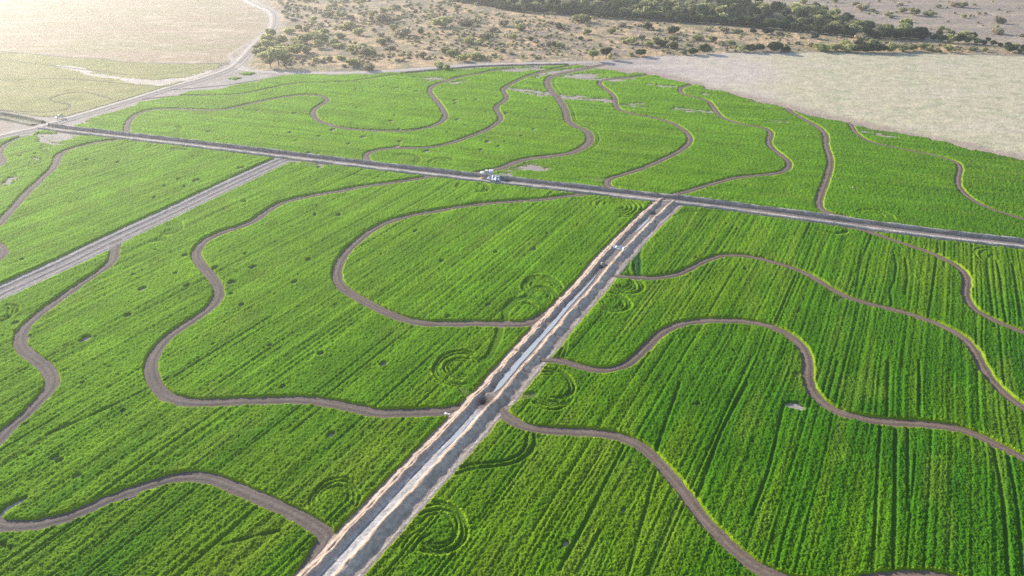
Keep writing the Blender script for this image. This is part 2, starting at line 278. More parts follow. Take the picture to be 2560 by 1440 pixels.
# ------------------------------------------------------------------ geometry of lines
def resample(P, step):
    P = np.asarray(P, float)
    Q = np.vstack([2*P[0]-P[1], P, 2*P[-1]-P[-2]])
    out = []
    for i in range(1, len(Q)-2):
        p0, p1, p2, p3 = Q[i-1], Q[i], Q[i+1], Q[i+2]
        n = max(1, int(np.linalg.norm(p2-p1)/step))
        t = (np.arange(n)/n)[:, None]
        # centripetal-ish tangents limited by chord
        L = np.linalg.norm(p2-p1)
        m1 = (p2-p0)/(np.linalg.norm(p2-p1)+np.linalg.norm(p1-p0)+1e-9)*L
        m2 = (p3-p1)/(np.linalg.norm(p3-p2)+np.linalg.norm(p2-p1)+1e-9)*L
        h00 = 2*t**3-3*t**2+1; h10 = t**3-2*t**2+t; h01 = -2*t**3+3*t**2; h11 = t**3-t**2
        out.append(h00*p1+h10*m1+h01*p2+h11*m2)
    out.append(P[-1:])
    return np.vstack(out)

# ------------------------------------------------------------------ grid laid out on camera pixel rows and columns: spacing grows with distance
PX = np.arange(-520, 3081, 2.1)
PY = np.concatenate([np.arange(-60, 450, 1.25), np.arange(450, 1500, 2.0), np.arange(1500, 2300, 3.0)])
NR, NC = len(PY), len(PX)
DY = np.array([G(1280, p)[1] for p in PY]); SC = np.array([scale_at(p) for p in PY])
X = (PX[None, :]-1280)/SC[:, None]; Y = np.repeat(DY[:, None], NC, 1)
PXg = np.repeat(PX[None, :], NR, 0); PYg = np.repeat(PY[:, None], NC, 1)
BIG = 1e3
def seg_dist(poly, reach, d=None, signed=False):
    """least distance (m) to a ground polyline within reach, on the grid"""
    if d is None: d = np.full((NR, NC), BIG, np.float32)
    sg = np.zeros((NR, NC), np.float32) if signed else None
    for a, b in zip(poly[:-1], poly[1:]):
        ylo, yhi = min(a[1], b[1])-reach, max(a[1], b[1])+reach
        r1 = NR-np.searchsorted(DY[::-1], ylo); r0 = NR-np.searchsorted(DY[::-1], yhi)
        r0 = max(0, r0); r1 = min(NR, r1)
        if r1 <= r0: continue
        xlo, xhi = min(a[0], b[0])-reach, max(a[0], b[0])+reach
        s0, s1 = SC[r0], SC[r1-1]
        lo = min(xlo*s0, xlo*s1)+1280; hi = max(xhi*s0, xhi*s1)+1280
        c0 = max(0, np.searchsorted(PX, lo)-1); c1 = min(NC, np.searchsorted(PX, hi)+1)
        if c1 <= c0: continue
        xs = X[r0:r1, c0:c1]-a[0]; ys = Y[r0:r1, c0:c1]-a[1]
        ex, ey = b[0]-a[0], b[1]-a[1]; L = ex*ex+ey*ey+1e-9
        t = np.clip((xs*ex+ys*ey)/L, 0, 1)
        dd = np.hypot(xs-t*ex, ys-t*ey).astype(np.float32)
        cur = d[r0:r1, c0:c1]; m = dd < cur
        cur[m] = dd[m]
        if signed:
            sg[r0:r1, c0:c1][m] = np.sign(ex*ys-ey*xs)[m]      # + = left of travel
    return (d, sg) if signed else d
def inside(poly, ax, ay):
    poly = np.asarray(poly, float); r = np.zeros(ax.shape, bool)
    x0, y0 = poly.min(0)-2; x1, y1 = poly.max(0)+2
    m = (ax > x0) & (ax < x1) & (ay > y0) & (ay < y1)
    x = ax[m]; y = ay[m]; c = np.zeros(x.shape, bool)
    for i in range(len(poly)):
        xa, ya = poly[i]; xb, yb = poly[i-1]
        if ya == yb: continue
        c ^= ((ya > y) != (yb > y)) & (x < (xb-xa)*(y-ya)/(yb-ya)+xa)
    r[m] = c
    return r
VSC = np.array([1/abs(G(1280, p+.5)[1]-G(1280, p-.5)[1]) for p in PY])  # image pixels per metre, depth
def jitter(seed, amp, wl, ax=1., near=False):
    jx = (fbm(X/wl, Y/wl, seed, 3)-.5)*2*amp*ax; jy = (fbm(X/wl, Y/wl, seed+50, 3)-.5)*2*amp
    if near: q = np.clip((Y-150)/280, .12, 1); jx, jy = jx*q, jy*q
    return PXg+jx*SC[:, None], PYg+jy*VSC[:, None]

# rows: u across, v along
su, cu = math.sin(ROWDIR), math.cos(ROWDIR)
U = X*cu-Y*su; V = X*su+Y*cu
g1 = GP([D1[2], D1[-3]]); e = g1[1]-g1[0]; e = e/np.linalg.norm(e)
UN = X*(-e[1])+Y*e[0]; VN = X*e[0]+Y*e[1]

g_tracks = [(lab, w, resample(GP(p), 2.0)) for lab, w, p in TRACKS]
dT = np.full((NR, NC), BIG, np.float32)
for lab, w, g in g_tracks:
    if w >= 1.8:
        dd = seg_dist(g, w/2+3.2); dT = np.minimum(dT, dd-w/2)
dThin = np.full((NR, NC), BIG, np.float32)
for lab, w, g in g_tracks:
    if w < 1.8: dThin = np.minimum(dThin, seg_dist(g, w/2+2)-w/2)
gR1 = resample(GP(R1), 2); gR2 = resample(GP(R2), 2); gD1 = resample(GP(D1), 1.6); gD1L = resample(GP(D1L), 1.6)
gC2 = resample(GP(C2), .8); gR3 = resample(GP(R3), 1.2); gR1B = resample(GP(R1B), 2); gR1C = resample(GP(R1C), 2)
dR1 = seg_dist(gR1, 12); dR2 = seg_dist(gR2, 10); dD1 = np.minimum(seg_dist(gD1, 10), seg_dist(gD1L, 10)); dR3 = seg_dist(gR3, 12)
dC2, sC2 = seg_dist(gC2, 14, signed=True)   # travel towards the viewer: left of travel = right in view
dC2s = dC2*np.where(sC2 > 0, 1, -1)         # + = right bank side

wob = (fbm(X/2.2, Y/2.2, 5, 3)-.5)
edge = np.minimum.reduce([dT+wob*.75, dR1-5.3+wob*2, dR2-4+wob*2.5, dD1-5.0+wob*1.0, dR3-5.8+wob*.6,
                          np.where(dC2s > 0, dC2s-7.0, -dC2s-5.3)+wob*.8])
jx, jy = jitter(11, 2.5, 7)
mN = inside(P_CROPN, jx, jy); mS = inside(P_CROPS, jx, jy); mP = inside(P_PALE, jx, jy)
inC = (mN | mS | mP) & ~inside(P_GREYBARE, jx, jy)
for isl in ISLETS: inC |= inside(isl, jx, jy)
bare = np.zeros((NR, NC), np.float32)
for k in range(3):
    bx, by = jitter(100+k*7, 4.2, [9, 4.5, 2.6][k], 3.0, True)
    acc = np.zeros((NR, NC), np.float32)
    for poly, wt in BARE: acc = np.maximum(acc, inside(poly, bx, by)*wt)
    bare += acc/3
rag = vn(X/1.1, Y/1.1, 77)
for i, (hx, hy, r) in enumerate(HOLES):
    gx, gy = G(hx, hy)
    rr = r*(0.34+.6*random.random())
    m = (abs(X-gx) < rr*3) & (abs(Y-gy) < rr*3)
    qx = X[m]-gx; qy = Y[m]-gy
    uu = qx*cu-qy*su; vv = qx*su+qy*cu
    q = np.hypot(uu, vv/1.5)/rr+(rag[m]-.5)*.9
    bare[m] = np.maximum(bare[m], 1-sstep(.55, 1.15, q))
# small random gaps, thicker in the far field and the left centre
gap = vn(X/1.6, Y/1.6, 201)*.6+vn(X/.7, Y/.7, 202)*.4
zone = np.clip(sstep(900, 300, PXg+.5*PYg)*.5+mN*.35*sstep(1500, 1100, PXg), 0, 1)
streak = fbm(UN/2.2+X*0, VN/9, 205, 3)
bare = np.where((PYg < 470) & ~mP, np.clip(bare*(.62+.9*sstep(.3, .65, streak)), 0, 1), bare)
holes_done = True
bare = np.maximum(bare, sstep(.93-.12*zone, .99-.10*zone, gap)*.75)

# canopy
Hc = np.where(mP, .34, np.where(mN, .62, .82)).astype(np.float32)
Hc = np.where(inside(LOWGREEN, jx, jy), .28, Hc)
u_ = np.where(mN, UN, U); v_ = np.where(mN, VN, V)
wav = (fbm(X/40, Y/40, 3, 2)-.5)*3
strip = vn((u_+wav)/2.0, v_/70, 21); fine = vn((u_+wav)/.5, v_/60, 22)
can = Hc*(.82+.16*(strip-.5)+.36*(fine-.5)+.26*(fbm(X/26, Y/26, 31, 2)-.5))
amp = np.where(mP, .10, .30)
can += amp*.6*(vn(X/.62, Y/.62, 41)-.5)+amp*1.0*(vn(X/.29, Y/.29, 42)-.5)+amp*.2*(vn(X/1.7, Y/1.7, 43)-.5)
can += np.where(mP, .06, .18)*(rng.random((NR, NC), dtype=np.float32)-.5)
# tramlines pressed along the rows
for (pitch, sd) in ((9.0, 1), (5.2, 2)):
    cell = np.floor(u_/pitch).astype(np.int64); pos = _hash(cell, cell*0+3, sd)*.8+.1
    du = np.abs(u_-(cell+pos)*pitch+(vn(v_/30, cell*3.7, sd+8)-.5)*.5)
    on = _hash(cell, np.floor(v_/90).astype(np.int64), sd+4) > (.58 if sd == 1 else .74)
    far = np.clip(.32+.0009*Y, .32, .6)
    can -= Hc*np.where(mN, .13, .25)*on*(1-sstep(far*.35, far, du))
gro = np.zeros((NR, NC), np.float32); rim = np.zeros((NR, NC), np.float32)
for (sx, sy, radii, a0, a1, dep) in SWIRLS:
    gx, gy = G(sx, sy)
    m = (abs(X-gx) < 14) & (abs(Y-gy) < 14)
    qx = X[m]-gx; qy = Y[m]-gy
    wobm = (fbm(X[m]/3.5, Y[m]/3.5, 55, 2)-.5)
    ang = np.degrees(np.arctan2(qy, qx)); rad = np.hypot(qx, qy)*(1+.05*np.sin(np.radians(ang*2+40)))
    rel = (ang-a0) % 360; span = a1-a0
    g = np.zeros(qx.shape, np.float32); gm = np.zeros(qx.shape, np.float32)
    for k, r0 in enumerate(radii):
        aj = 14*math.sin(k*2.3+sx)
        on = sstep(0, 12, rel-abs(aj))*sstep(0, 12, span-rel-abs(aj)*.6)
        w = .28+.0010*gy
        gm = np.maximum(gm, on*(1-sstep(w*.4, w*1.2, np.abs(rad-r0-w*1.5+.25*np.sin(np.radians(ang*3)+k)+.55*wobm*(1+.2*k)))))
        g = np.maximum(g, on*(1-sstep(w*.5, w*1.25, np.abs(rad-r0+.25*np.sin(np.radians(ang*3)+k)+.55*wobm*(1+.2*k)))))
    gro[m] = np.maximum(gro[m], np.clip(g*dep*1.15, 0, .65))
    rim[m] = np.maximum(rim[m], gm*dep)
for (w, dep, pts) in GROOVES:
    g = resample(GP(pts), 1.2); d = seg_dist(g, w+1.5)
    gro = np.maximum(gro, dep*(1-sstep(w*.5, w*.5+.35, d+wob*.3)))
g5 = g_tracks[4][2]; d5, s5 = seg_dist(g5, 8, signed=True)
d5 = np.where(s5 < 0, d5, 99)      # right-hand side of the wide far track
for off in (3.3, 4.7): gro = np.maximum(gro, .8*(1-sstep(.3, .75, np.abs(d5-off)))*(Y > G(0, 400)[1]))
can = can*(1-np.clip(gro, 0, 1))+rim*.12*(1-np.clip(gro*2, 0, 1))
can = np.where(bare > .02, can*(1-np.clip(bare*1.25, 0, 1))-sstep(.55, .9, bare)*.22, can)
lip = sstep(.0, .42, edge)
cz = np.where(inC, can*lip-.30*(1-sstep(-.15, .12, edge)), -.4).astype(np.float32)
cz = np.where(inC, cz-np.where(edge < -.3, .2, 0), -.4)
cz -= .25*np.where(mP, 1-sstep(0, .5, dThin), 0)

# crop colours (fresh, drying and thin plants, with sunlit tones painted over)
tone = fbm(X/55, Y/55, 61, 3); t2 = fbm(u_/3.2, v_/45, 62, 2)
base = np.array([.058, .186, .006]); dry = np.array([.126, .238, .010]); deep = np.array([.028, .128, .008])
k1 = sstep(.35, .75, tone*.6+t2*.4)[..., None]
cc = base*(1-k1)+dry*k1
k2 = (sstep(.55, .9, 1-tone)*.6)[..., None]; cc = cc*(1-k2)+deep*k2
k_backlit = (sstep(2900, 650, .6*PXg+1.6*PYg+(tone-.5)*900)*.95)[..., None]          # backlit leaf glow painted as a yellower tone towards the far left
cc = cc*(1-k_backlit)+(np.array([.170, .355, .011])*(.74+.56*t2[..., None]))*k_backlit
ky = (sstep(.60, .78, fbm(u_/7, v_/30, 67, 3))*.30)[..., None]; cc = cc*(1-ky)+np.array([.20, .285, .030])*ky
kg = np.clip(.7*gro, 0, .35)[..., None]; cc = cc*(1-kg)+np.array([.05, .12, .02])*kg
kr = np.clip(rim-gro, 0, .7)[..., None]; cc = cc*(1-kr)+np.array([.27, .44, .014])*kr  # sunlit rims of the rings painted in as a bright highlight
kb = np.clip(sstep(.15, .7, bare), 0, 1)[..., None]*.5; cc = cc*(1-kb)+np.array([.20, .20, .10])*kb
lip_sunlit = ((edge < .6) & inC)[..., None]*.5; cc = cc*(1-lip_sunlit)+np.array([.30, .42, .014])*lip_sunlit  # sun-facing crop edge painted brighter along the gaps
pt = fbm(X/35, Y/14, 66, 3)[..., None]
pale = np.array([.40, .36, .18])*pt*1.1+np.array([.29, .33, .12])*(1-pt)
cc = np.where(mP[..., None], pale, cc)
lowm = inside(LOWGREEN, jx, jy)[..., None]; cc = np.where(lowm, np.array([.035, .115, .025]), cc)

quad_idx = (np.arange(NR-1)[:, None]*NC+np.arange(NC-1)[None, :])
Q = np.stack([quad_idx, quad_idx+NC, quad_idx+NC+1, quad_idx+1], -1)
czq = np.maximum.reduce([cz[:-1, :-1], cz[1:, :-1], cz[1:, 1:], cz[:-1, 1:]])
live = czq > -.03
fP = mP[:-1, :-1]; fN = mN[:-1, :-1]
rightC2 = (U > float(np.mean(GP([C2[2]])[:, 0]*cu-GP([C2[2]])[:, 1]*su)))[:-1, :-1]
gr3 = GP([R3[0], R3[6]]); e3 = gr3[1]-gr3[0]
leftR3 = ((e3[0]*(Y-gr3[0][1])-e3[1]*(X-gr3[0][0])) < 0)[:-1, :-1]
fS = ~fP & ~fN
fields = [
 ('crop_field', 'light green far crop between the long ditch and the pale field', 'crop field', live & fN),
 ('crop_field', 'pale yellowish green thin crop beyond the left road', 'crop field', live & fP),
 ('crop_field', 'green crop left of the wide grey strip', 'crop field', live & fS & ~rightC2 & leftR3),
 ('crop_field', 'big green crop between the grey strip and the water canal', 'crop field', live & fS & ~rightC2 & ~leftR3),
 ('crop_field', 'deep green crop with straight rows right of the water canal', 'crop field', live & fS & rightC2)]
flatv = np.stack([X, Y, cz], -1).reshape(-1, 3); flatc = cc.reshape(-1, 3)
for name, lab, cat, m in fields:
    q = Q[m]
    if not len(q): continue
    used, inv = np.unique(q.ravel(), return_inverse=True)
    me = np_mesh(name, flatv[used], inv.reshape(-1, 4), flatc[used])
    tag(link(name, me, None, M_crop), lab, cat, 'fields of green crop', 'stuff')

# ------------------------------------------------------------------ ground
step = 1
gxr = slice(0, None, step)
inScrub = inside(P_SCRUB, jx, jy); inCream = inside(P_CREAM, jx, jy); inWhite = inside(P_WHITE, jx, jy)
n1 = fbm(X/30, Y/30, 301, 4)[..., None]; n2 = fbm(X/7, Y/7, 302, 3)[..., None]; n3 = fbm(X/90, Y/16, 303, 3)[..., None]
def mix(a, b, k): return np.array(a)*(1-k)+np.array(b)*k
gc = mix([.33, .285, .25], [.40, .35, .31], n2)                               # soil under the crop
plain = mix(mix([.36, .295, .255], [.46, .37, .29], sstep(.35, .65, n3)), [.33, .30, .20], sstep(.5, .75, n2)*.6)
gc = np.where(((PYg < 130) & ~inCream)[..., None], plain, gc)
scr = mix(mix([.30, .245, .20], [.55, .39, .235], sstep(.36, .62, n1)), [.66, .475, .275], sstep(.5, .72, n2))
scr = mix(scr, [.255, .235, .14], sstep(.43, .64, fbm(X/9, Y/9, 309, 4))[..., None]*.8)
gc = np.where(inScrub[..., None], scr, gc)
beltm = inside([(1120,2),(1203,12),(1287,29),(1401,36),(1522,46),(1620,51),(1710,57),(1801,62),(1935,74),(2036,84),(2137,94),(2254,99),(2305,101),(2298,82),(2204,62),(2110,40),(2053,31),(1888,12),(1801,2),(1710,-60),(1120,-60)], jx, jy)[..., None]
gc = np.where(beltm, mix([.11, .115, .06], [.17, .16, .09], n2), gc)
crm = mix(mix([.43, .34, .235], [.38, .335, .20], sstep(.4, .65, n3)), [.56, .465, .34], sstep(.5, .78, fbm(X/25, Y/8, 311, 4))[..., None])
crm = mix(crm, [.30, .27, .16], sstep(.5, .72, fbm(X/5, Y/3.2, 317, 3))[..., None]*.55)
crm = mix(crm, [.42, .30, .225], sstep(.55, .8, fbm(X/110, Y/40, 316, 3))[..., None]*.6)
gc = np.where(inCream[..., None], crm, gc)
gE = seg_dist(resample(GP([(1480,166),(1530,176),(1617,186),(1706,205),(1767,224),(1851,242),(1969,272),(2113,307),(2288,343),(2439,376),(2560,403),(3400,610)]), 4), 45)
wht = mix(mix([.60, .54, .385], [.55, .515, .345], sstep(.4, .7, fbm(X/5, Y/5, 312, 4))[..., None]), [.60, .54, .41], sstep(.45, .8, fbm(X/40, Y/26, 319, 3))[..., None])
wht = mix(wht, [.45, .41, .30], sstep(.55, .8, fbm(X/3.5, Y/1.8, 327, 3))[..., None]*.28)
wht = mix(wht, [.36, .40, .24], (sstep(.60, .78, fbm(X/9, Y/5, 318, 3))*sstep(1900, 2100, PXg)*.55)[..., None])
wht = mix(wht, [.60, .52, .46], np.clip(sstep(2050, 1750, PXg+(n1[..., 0]-.5)*400), 0, 1)[..., None])
wht = mix(wht, [.44, .385, .36], (sstep(1720, 1580, PXg+(n3[..., 0]-.5)*260))[..., None]*.8)
wht = mix(wht, [.42, .325, .27], (1-sstep(3, 16, gE+(n2[..., 0]-.5)*8))[..., None]*.85)
gc = np.where(inWhite[..., None], wht, gc)
gb = mix([.40, .36, .345], [.46, .41, .39], n2); gc = np.where(inside(P_GREYBARE, jx, jy)[..., None], gb, gc)
kb = np.clip(sstep(.3, .8, bare), 0, 1)[..., None]*inC[..., None]; gc = np.where(mP[..., None] & (kb > .2), mix([.54, .48, .42], [.66, .60, .53], n2), gc); kb = kb*(~mP[..., None]); gc = mix(gc, mix([.36, .31, .285], [.45, .40, .365], n2), kb*.85)
kr = (1-sstep(4, 11, dR1+(n2[..., 0]-.5)*9))[..., None]*.6; gc = mix(gc, [.50, .45, .41], kr)
kr = (1-sstep(3, 9, dR2+(n2[..., 0]-.5)*8))[..., None]*.7; gc = mix(gc, [.42, .37, .34], kr)
jm = inside([(40,352),(20,325),(60,296),(130,292),(210,298),(230,322),(190,350),(120,360)], jx, jy)[..., None]
gc = np.where(jm, mix([.36, .32, .30], [.46, .42, .38], n2), gc)
gz = np.zeros((NR, NC), np.float32)
rough = np.where(inScrub, .8, np.where(inCream, .34, np.where(inWhite, .26, np.where((PYg < 130), .5, 0))))
rough = rough*(~inC)*sstep(2, 9, np.minimum(dR1, dR2))
gz += rough*(vn(X/2.4, Y/2.4, 321)*.6+vn(X/.9, Y/.9, 322)*.4-.25)*1.1
gz = np.maximum(gz, 0)*(edge > 0)
def sub(a): return a[::step, ::step]
r_, c_ = sub(X).shape
qi = (np.arange(r_-1)[:, None]*c_+np.arange(c_-1)[None, :])
GQ = np.stack([qi, qi+c_, qi+c_+1, qi+1], -1).reshape(-1, 4)
GV = np.stack([sub(X), sub(Y), sub(gz)], -1).reshape(-1, 3); GC = gc[::step, ::step].reshape(-1, 3)
# skirt to the horizon and behind the viewer
nv = len(GV); FAR = 5200
ring = np.concatenate([np.arange(c_), np.arange(1, r_)*c_+c_-1, (r_-1)*c_+np.arange(c_-2, -1, -1), np.arange(r_-2, 0, -1)*c_])
ext = []
for i in ring:
    x, y = GV[i, 0], GV[i, 1]; cx, cy = x, y-330
    k = FAR/max(abs(cx), abs(cy), 1); ext.append((cx*k, 330+cy*k, 0))
GV2 = np.vstack([GV, np.array(ext)]); GC2 = np.vstack([GC, GC[ring]])
nr_ = len(ring); a = np.arange(nr_); b = (a+1) % nr_
SK = np.stack([ring[a], ring[b], nv+b, nv+a], -1)[:, ::-1]
me = np_mesh('ground', GV2, np.vstack([GQ, SK]), GC2)
tag(link('ground', me, None, M_ground), 'bare and dry ground under fields and scrub', 'ground', None, 'structure')

# ------------------------------------------------------------------ ribbons: tracks, roads, ditches
def normals2d(g):
    t = np.gradient(g, axis=0); t /= np.linalg.norm(t, axis=1)[:, None]+1e-9
    return np.stack([-t[:, 1], t[:, 0]], 1)           # left of travel
def ribbon(name, g, offs, zfun, cfun, mat, label, cat, group=None, kind='structure', wob=.0, seed=0):
    n = normals2d(g); offs = np.asarray(offs, float)
    s = np.concatenate([[0], np.cumsum(np.linalg.norm(np.diff(g, axis=0), axis=1))])
    O = np.repeat(offs[None, :], len(g), 0); S = np.repeat(s[:, None], len(offs), 1)
    if wob: O = O+wob*(vn(S/3.1, O*0+np.sign(O)*7, 900+seed)-.5)*2*(np.abs(O)/np.abs(offs).max())
    xy = g[:, None, :]+n[:, None, :]*O[..., None]
    Z = zfun(S, O, xy); C = cfun(S, O, xy)
    V = np.concatenate([xy, Z[..., None]], -1).reshape(-1, 3)
    m, k = len(g), len(offs)
    qi = np.arange(m-1)[:, None]*k+np.arange(k-1)[None, :]
    q = np.stack([qi, qi+k, qi+k+1, qi+1], -1).reshape(-1, 4)[:, ::-1]
    me = np_mesh(name, V, q, C.reshape(-1, 3))
    return tag(link(name, me, None, mat), label, cat, group, kind)
for i, (lab, w, g) in enumerate(g_tracks):
    hw = w/2+(.45 if w >= 1.8 else .1)
    offs = np.linspace(-hw, hw, 13)
    pink = np.clip((g[:, 0]*.0+np.array([toP(*p)[0] for p in g])-300)/2000, 0, 1)
    z0 = .030+.0045*(i % 5)
    def zf(S, O, xy, w=w, z0=z0):
        q = np.abs(O)/(w/2)
        rut = .05*np.exp(-((np.abs(O)-.75)/.22)**2)*(w > 2)
        return z0+.13*(1-sstep(.1, 1.0, q))-rut+.05*vn(xy[..., 0]/.8, xy[..., 1]/.8, 400)
    def cf(S, O, xy, w=w, pink=pink, i=i):
        k = fbm(S/9, O/1.2, 410+i, 3)[..., None]
        p = pink[:, None, None]
        A = np.array([.205, .170, .155])*(1-p)+np.array([.255, .185, .150])*p
        B = np.array([.285, .240, .220])*(1-p)+np.array([.345, .255, .205])*p
        c = (A*(1-k)+B*k)*.78
        c = c*(1-.25*np.exp(-((np.abs(O)-.75)/.25)**2))[..., None]
        if w < 1.8: c = c*.62+np.array([.0, .015, .0])
        return c
    o = ribbon('track', g, offs, zf, cf, M_track, lab, 'dirt track', 'dirt tracks winding through the crop', 'structure', .12, i)
def road(name, g, hw, ca, cb, label, z0, lanes=True, seed=0, cat='road', group=None, crown=.12):
    offs = np.linspace(-hw, hw, 21)
    def zf(S, O, xy): return z0+crown*(1-(O/hw)**2)+.10*(fbm(xy[..., 0]/1.5, xy[..., 1]/1.5, 430, 2)-.5)*(1-(O/hw)**4)
    def cf(S, O, xy):
        k = fbm(S/14, O/1.0, 440+seed, 3)[..., None]; c = np.array(ca)*(1-k)+np.array(cb)*k
        if lanes: c = c*(1-.22*(np.exp(-((O-.9)/.4)**2)+np.exp(-((O+.9)/.4)**2)))[..., None]
        return c
    return ribbon(name, g, offs, zf, cf, M_track, label, cat, group, 'structure', .5, seed)
# left road: pale driven strip with a dark worn lane on its field side
offs = np.linspace(-5.4, 5.4, 31)
def zf(S, O, xy): return .045+.45*np.exp(-((O+1.2)/1.7)**2)+.30*np.exp(-((O-3.9)/.8)**2)+.10*(fbm(xy[..., 0]/1.4, xy[..., 1]/1.4, 431, 2)-.5)*(1-(O/5.4)**4)
def cf(S, O, xy):
    k = fbm(S/16, O/.9, 451, 3)[..., None]
    c = np.array([.58, .51, .45])*(1-k)+np.array([.72, .65, .57])*k
    d = sstep(.6, 1.3, O)*(1-sstep(3.4, 4.2, O)); d = d[..., None]*.8
    near = sstep(200, 330, S)[..., None]*.5
    c = c*(1-d)+np.array([.25, .22, .21])*d
    return c*(1-near)+np.array([.34, .30, .285])*near
ribbon('road', gR1, offs, zf, cf, M_track, 'pale sandy road slanting across the left fields', 'road', None, 'structure', .6, 3)
road('road', gR2, 3.4, [.50, .44, .40], [.64, .58, .53], 'pale dirt road along the far edge of the crop', .062, seed=4)
road('path', gR1C, 2.2, [.50, .44, .39], [.62, .56, .49], 'short pale fork of the left road beside the thicket', .07, seed=5, cat='path')
road('path', gR1B, 2.0, [.50, .44, .39], [.62, .56, .49], 'second wheel track beside the left road at the top', .072, seed=6, cat='path')
# low berm along the far road
gB = resample(GP([(1001,183),(1085,176),(1150,170),(1210,166),(1270,164),(1340,162.5),(1420,161)]), 2)
ribbon('bank', gB, np.linspace(-1.6, 1.6, 9), lambda S, O, xy: .02+.8*np.exp(-(O/.8)**2)*(.7+.6*vn(S/3, O, 4)),
       lambda S, O, xy: np.array([.24, .20, .17])*(.8+.4*vn(S/2, O*2, 6))[..., None], M_bank, 'low earth bank beside the far road', 'bank', None, 'structure')
# long ditch with crusted banks
def ditch(g, label, green, seed, pit=None):
    offs = np.linspace(-4.9, 4.9, 45)
    prof = [(-4.9,.02),(-4.2,.45),(-3.4,1.45),(-3.0,1.60),(-2.7,1.35),(-1.5,.20),(-1.2,.10),(.2,.10),(.6,.16),(2.6,.80),(3.2,.92),(3.6,.80),(4.3,.22),(4.9,.02)]
    px_, pz_ = zip(*prof)
    def zf(S, O, xy):
        z = np.interp(O, px_, pz_)
        crest = np.exp(-((np.abs(O)-3.0)/.9)**2)
        z = z+crest*(.55*(fbm(S/1.8, O/.9, 460+seed, 3)-.5)+.4*(vn(S/11, O*0, 463+seed)-.5))+.16*(vn(xy[..., 0]/.7, xy[..., 1]/.7, 466)-.5)
        if pit is not None: z = np.where((np.abs(S-pit) < 2.4) & (np.abs(O-.2) < 2.6), np.minimum(z, .03+.5*sstep(1.2, 2.6, np.hypot(S-pit, O-.2))), z)
        return np.maximum(z, .012)
    def cf(S, O, xy):
        k = fbm(S/5, O/.9, 470+seed, 3)[..., None]
        c = np.array([.22, .18, .165])*(1-k)+np.array([.31, .26, .235])*k  # base soil darkened to deepen the shade on the far slope
        near_sunlit = (sstep(.5, 1.4, O)*(1-sstep(3.6, 4.4, O)))[..., None]*.8; c = c*(1-near_sunlit)+np.array([.47, .42, .39])*near_sunlit  # near inner slope painted paler, as sunlit
        cr = (np.exp(-((np.abs(O)-3.1)/.75)**2)*sstep(.3, .55, fbm(S/1.6, O/.6, 477+seed, 2)))[..., None]*.85
        c = c*(1-cr)+np.array([.66, .61, .56])*cr
        right = sstep(150, 260, S)*np.exp(-((O-.3)/.9)**2); right = right[..., None]*.55
        c = c*(1-right)+np.array([.46, .415, .40])*right
        if pit is not None:
            w_ = (1-sstep(1.5, 2.5, np.hypot((S-pit)*.9, O-.1)+(k[..., 0]-.5)*.8))[..., None]*.93; c = c*(1-w_)+np.array([.022, .018, .016])*w_
        og = (sstep(3.6, 4.6, np.abs(O))*.5)[..., None]; c = c*(1-og)+np.array([.16, .17, .09])*og
        if green: c = c*.4+np.array([.17, .20, .09])*.6
        return c
    return ribbon('ditch', g, offs, zf, cf, M_bank, label, 'ditch', None, 'structure', .35, seed)
gD = gD1[::-1]; sD = np.concatenate([[0], np.cumsum(np.linalg.norm(np.diff(gD, axis=0), axis=1))])
sd0 = sD[np.argmin(np.linalg.norm(gD-np.array(G(1241, 449)), axis=1))]
ditch(gD, 'long straight earth ditch with crusted pale banks crossing the fields', False, 1, sd0-5.4)
ditch(gD1L, 'overgrown greenish ditch continuing left of the road', True, 30)
# grassy verge tufts are part of the crop sheet; grey strip road with shallow channel
offs = np.linspace(-6.0, 6.0, 49)
def zf(S, O, xy):
    p = [(-6,.02),(-5.2,.18),(-4.2,.42),(-3.6,.30),(-3.0,.05),(-1.8,.05),(-1.2,.30),(-.6,.34),(.2,.08),(1.8,.06),(2.4,.34),(3.0,.55),(3.6,.42),(4.4,.12),(5.2,.08),(6,.02)]
    z = .05+.55*(np.interp(O, *zip(*p))-.05)
    return np.maximum(z+.20*(fbm(S/1.6, O/.7, 480, 3)-.5), .014)
def cf(S, O, xy):
    k = fbm(S/12, O/.45, 490, 3)[..., None]
    c = np.array([.245, .225, .225])*(1-k)+np.array([.34, .322, .318])*k
    lane = (np.exp(-((O+2.4)/.6)**2)+np.exp(-((O-1.0)/.8)**2))[..., None]*.3
    c = c*(1-lane)+np.array([.24, .20, .195])*lane
    pale = (np.exp(-((O-5.0)/.45)**2)+.8*np.exp(-((O+5.0)/.5)**2)+.6*np.exp(-((O-3.0)/.4)**2)+.4*np.exp(-((O+.9)/.4)**2))[..., None]*.5
    return c*(1-pale)+np.array([.60, .57, .55])*pale
ribbon('road', gR3[::-1], offs, zf, cf, M_bank, 'wide grey earth strip with low ridges between the left crops', 'road', None, 'structure', .3, 9)
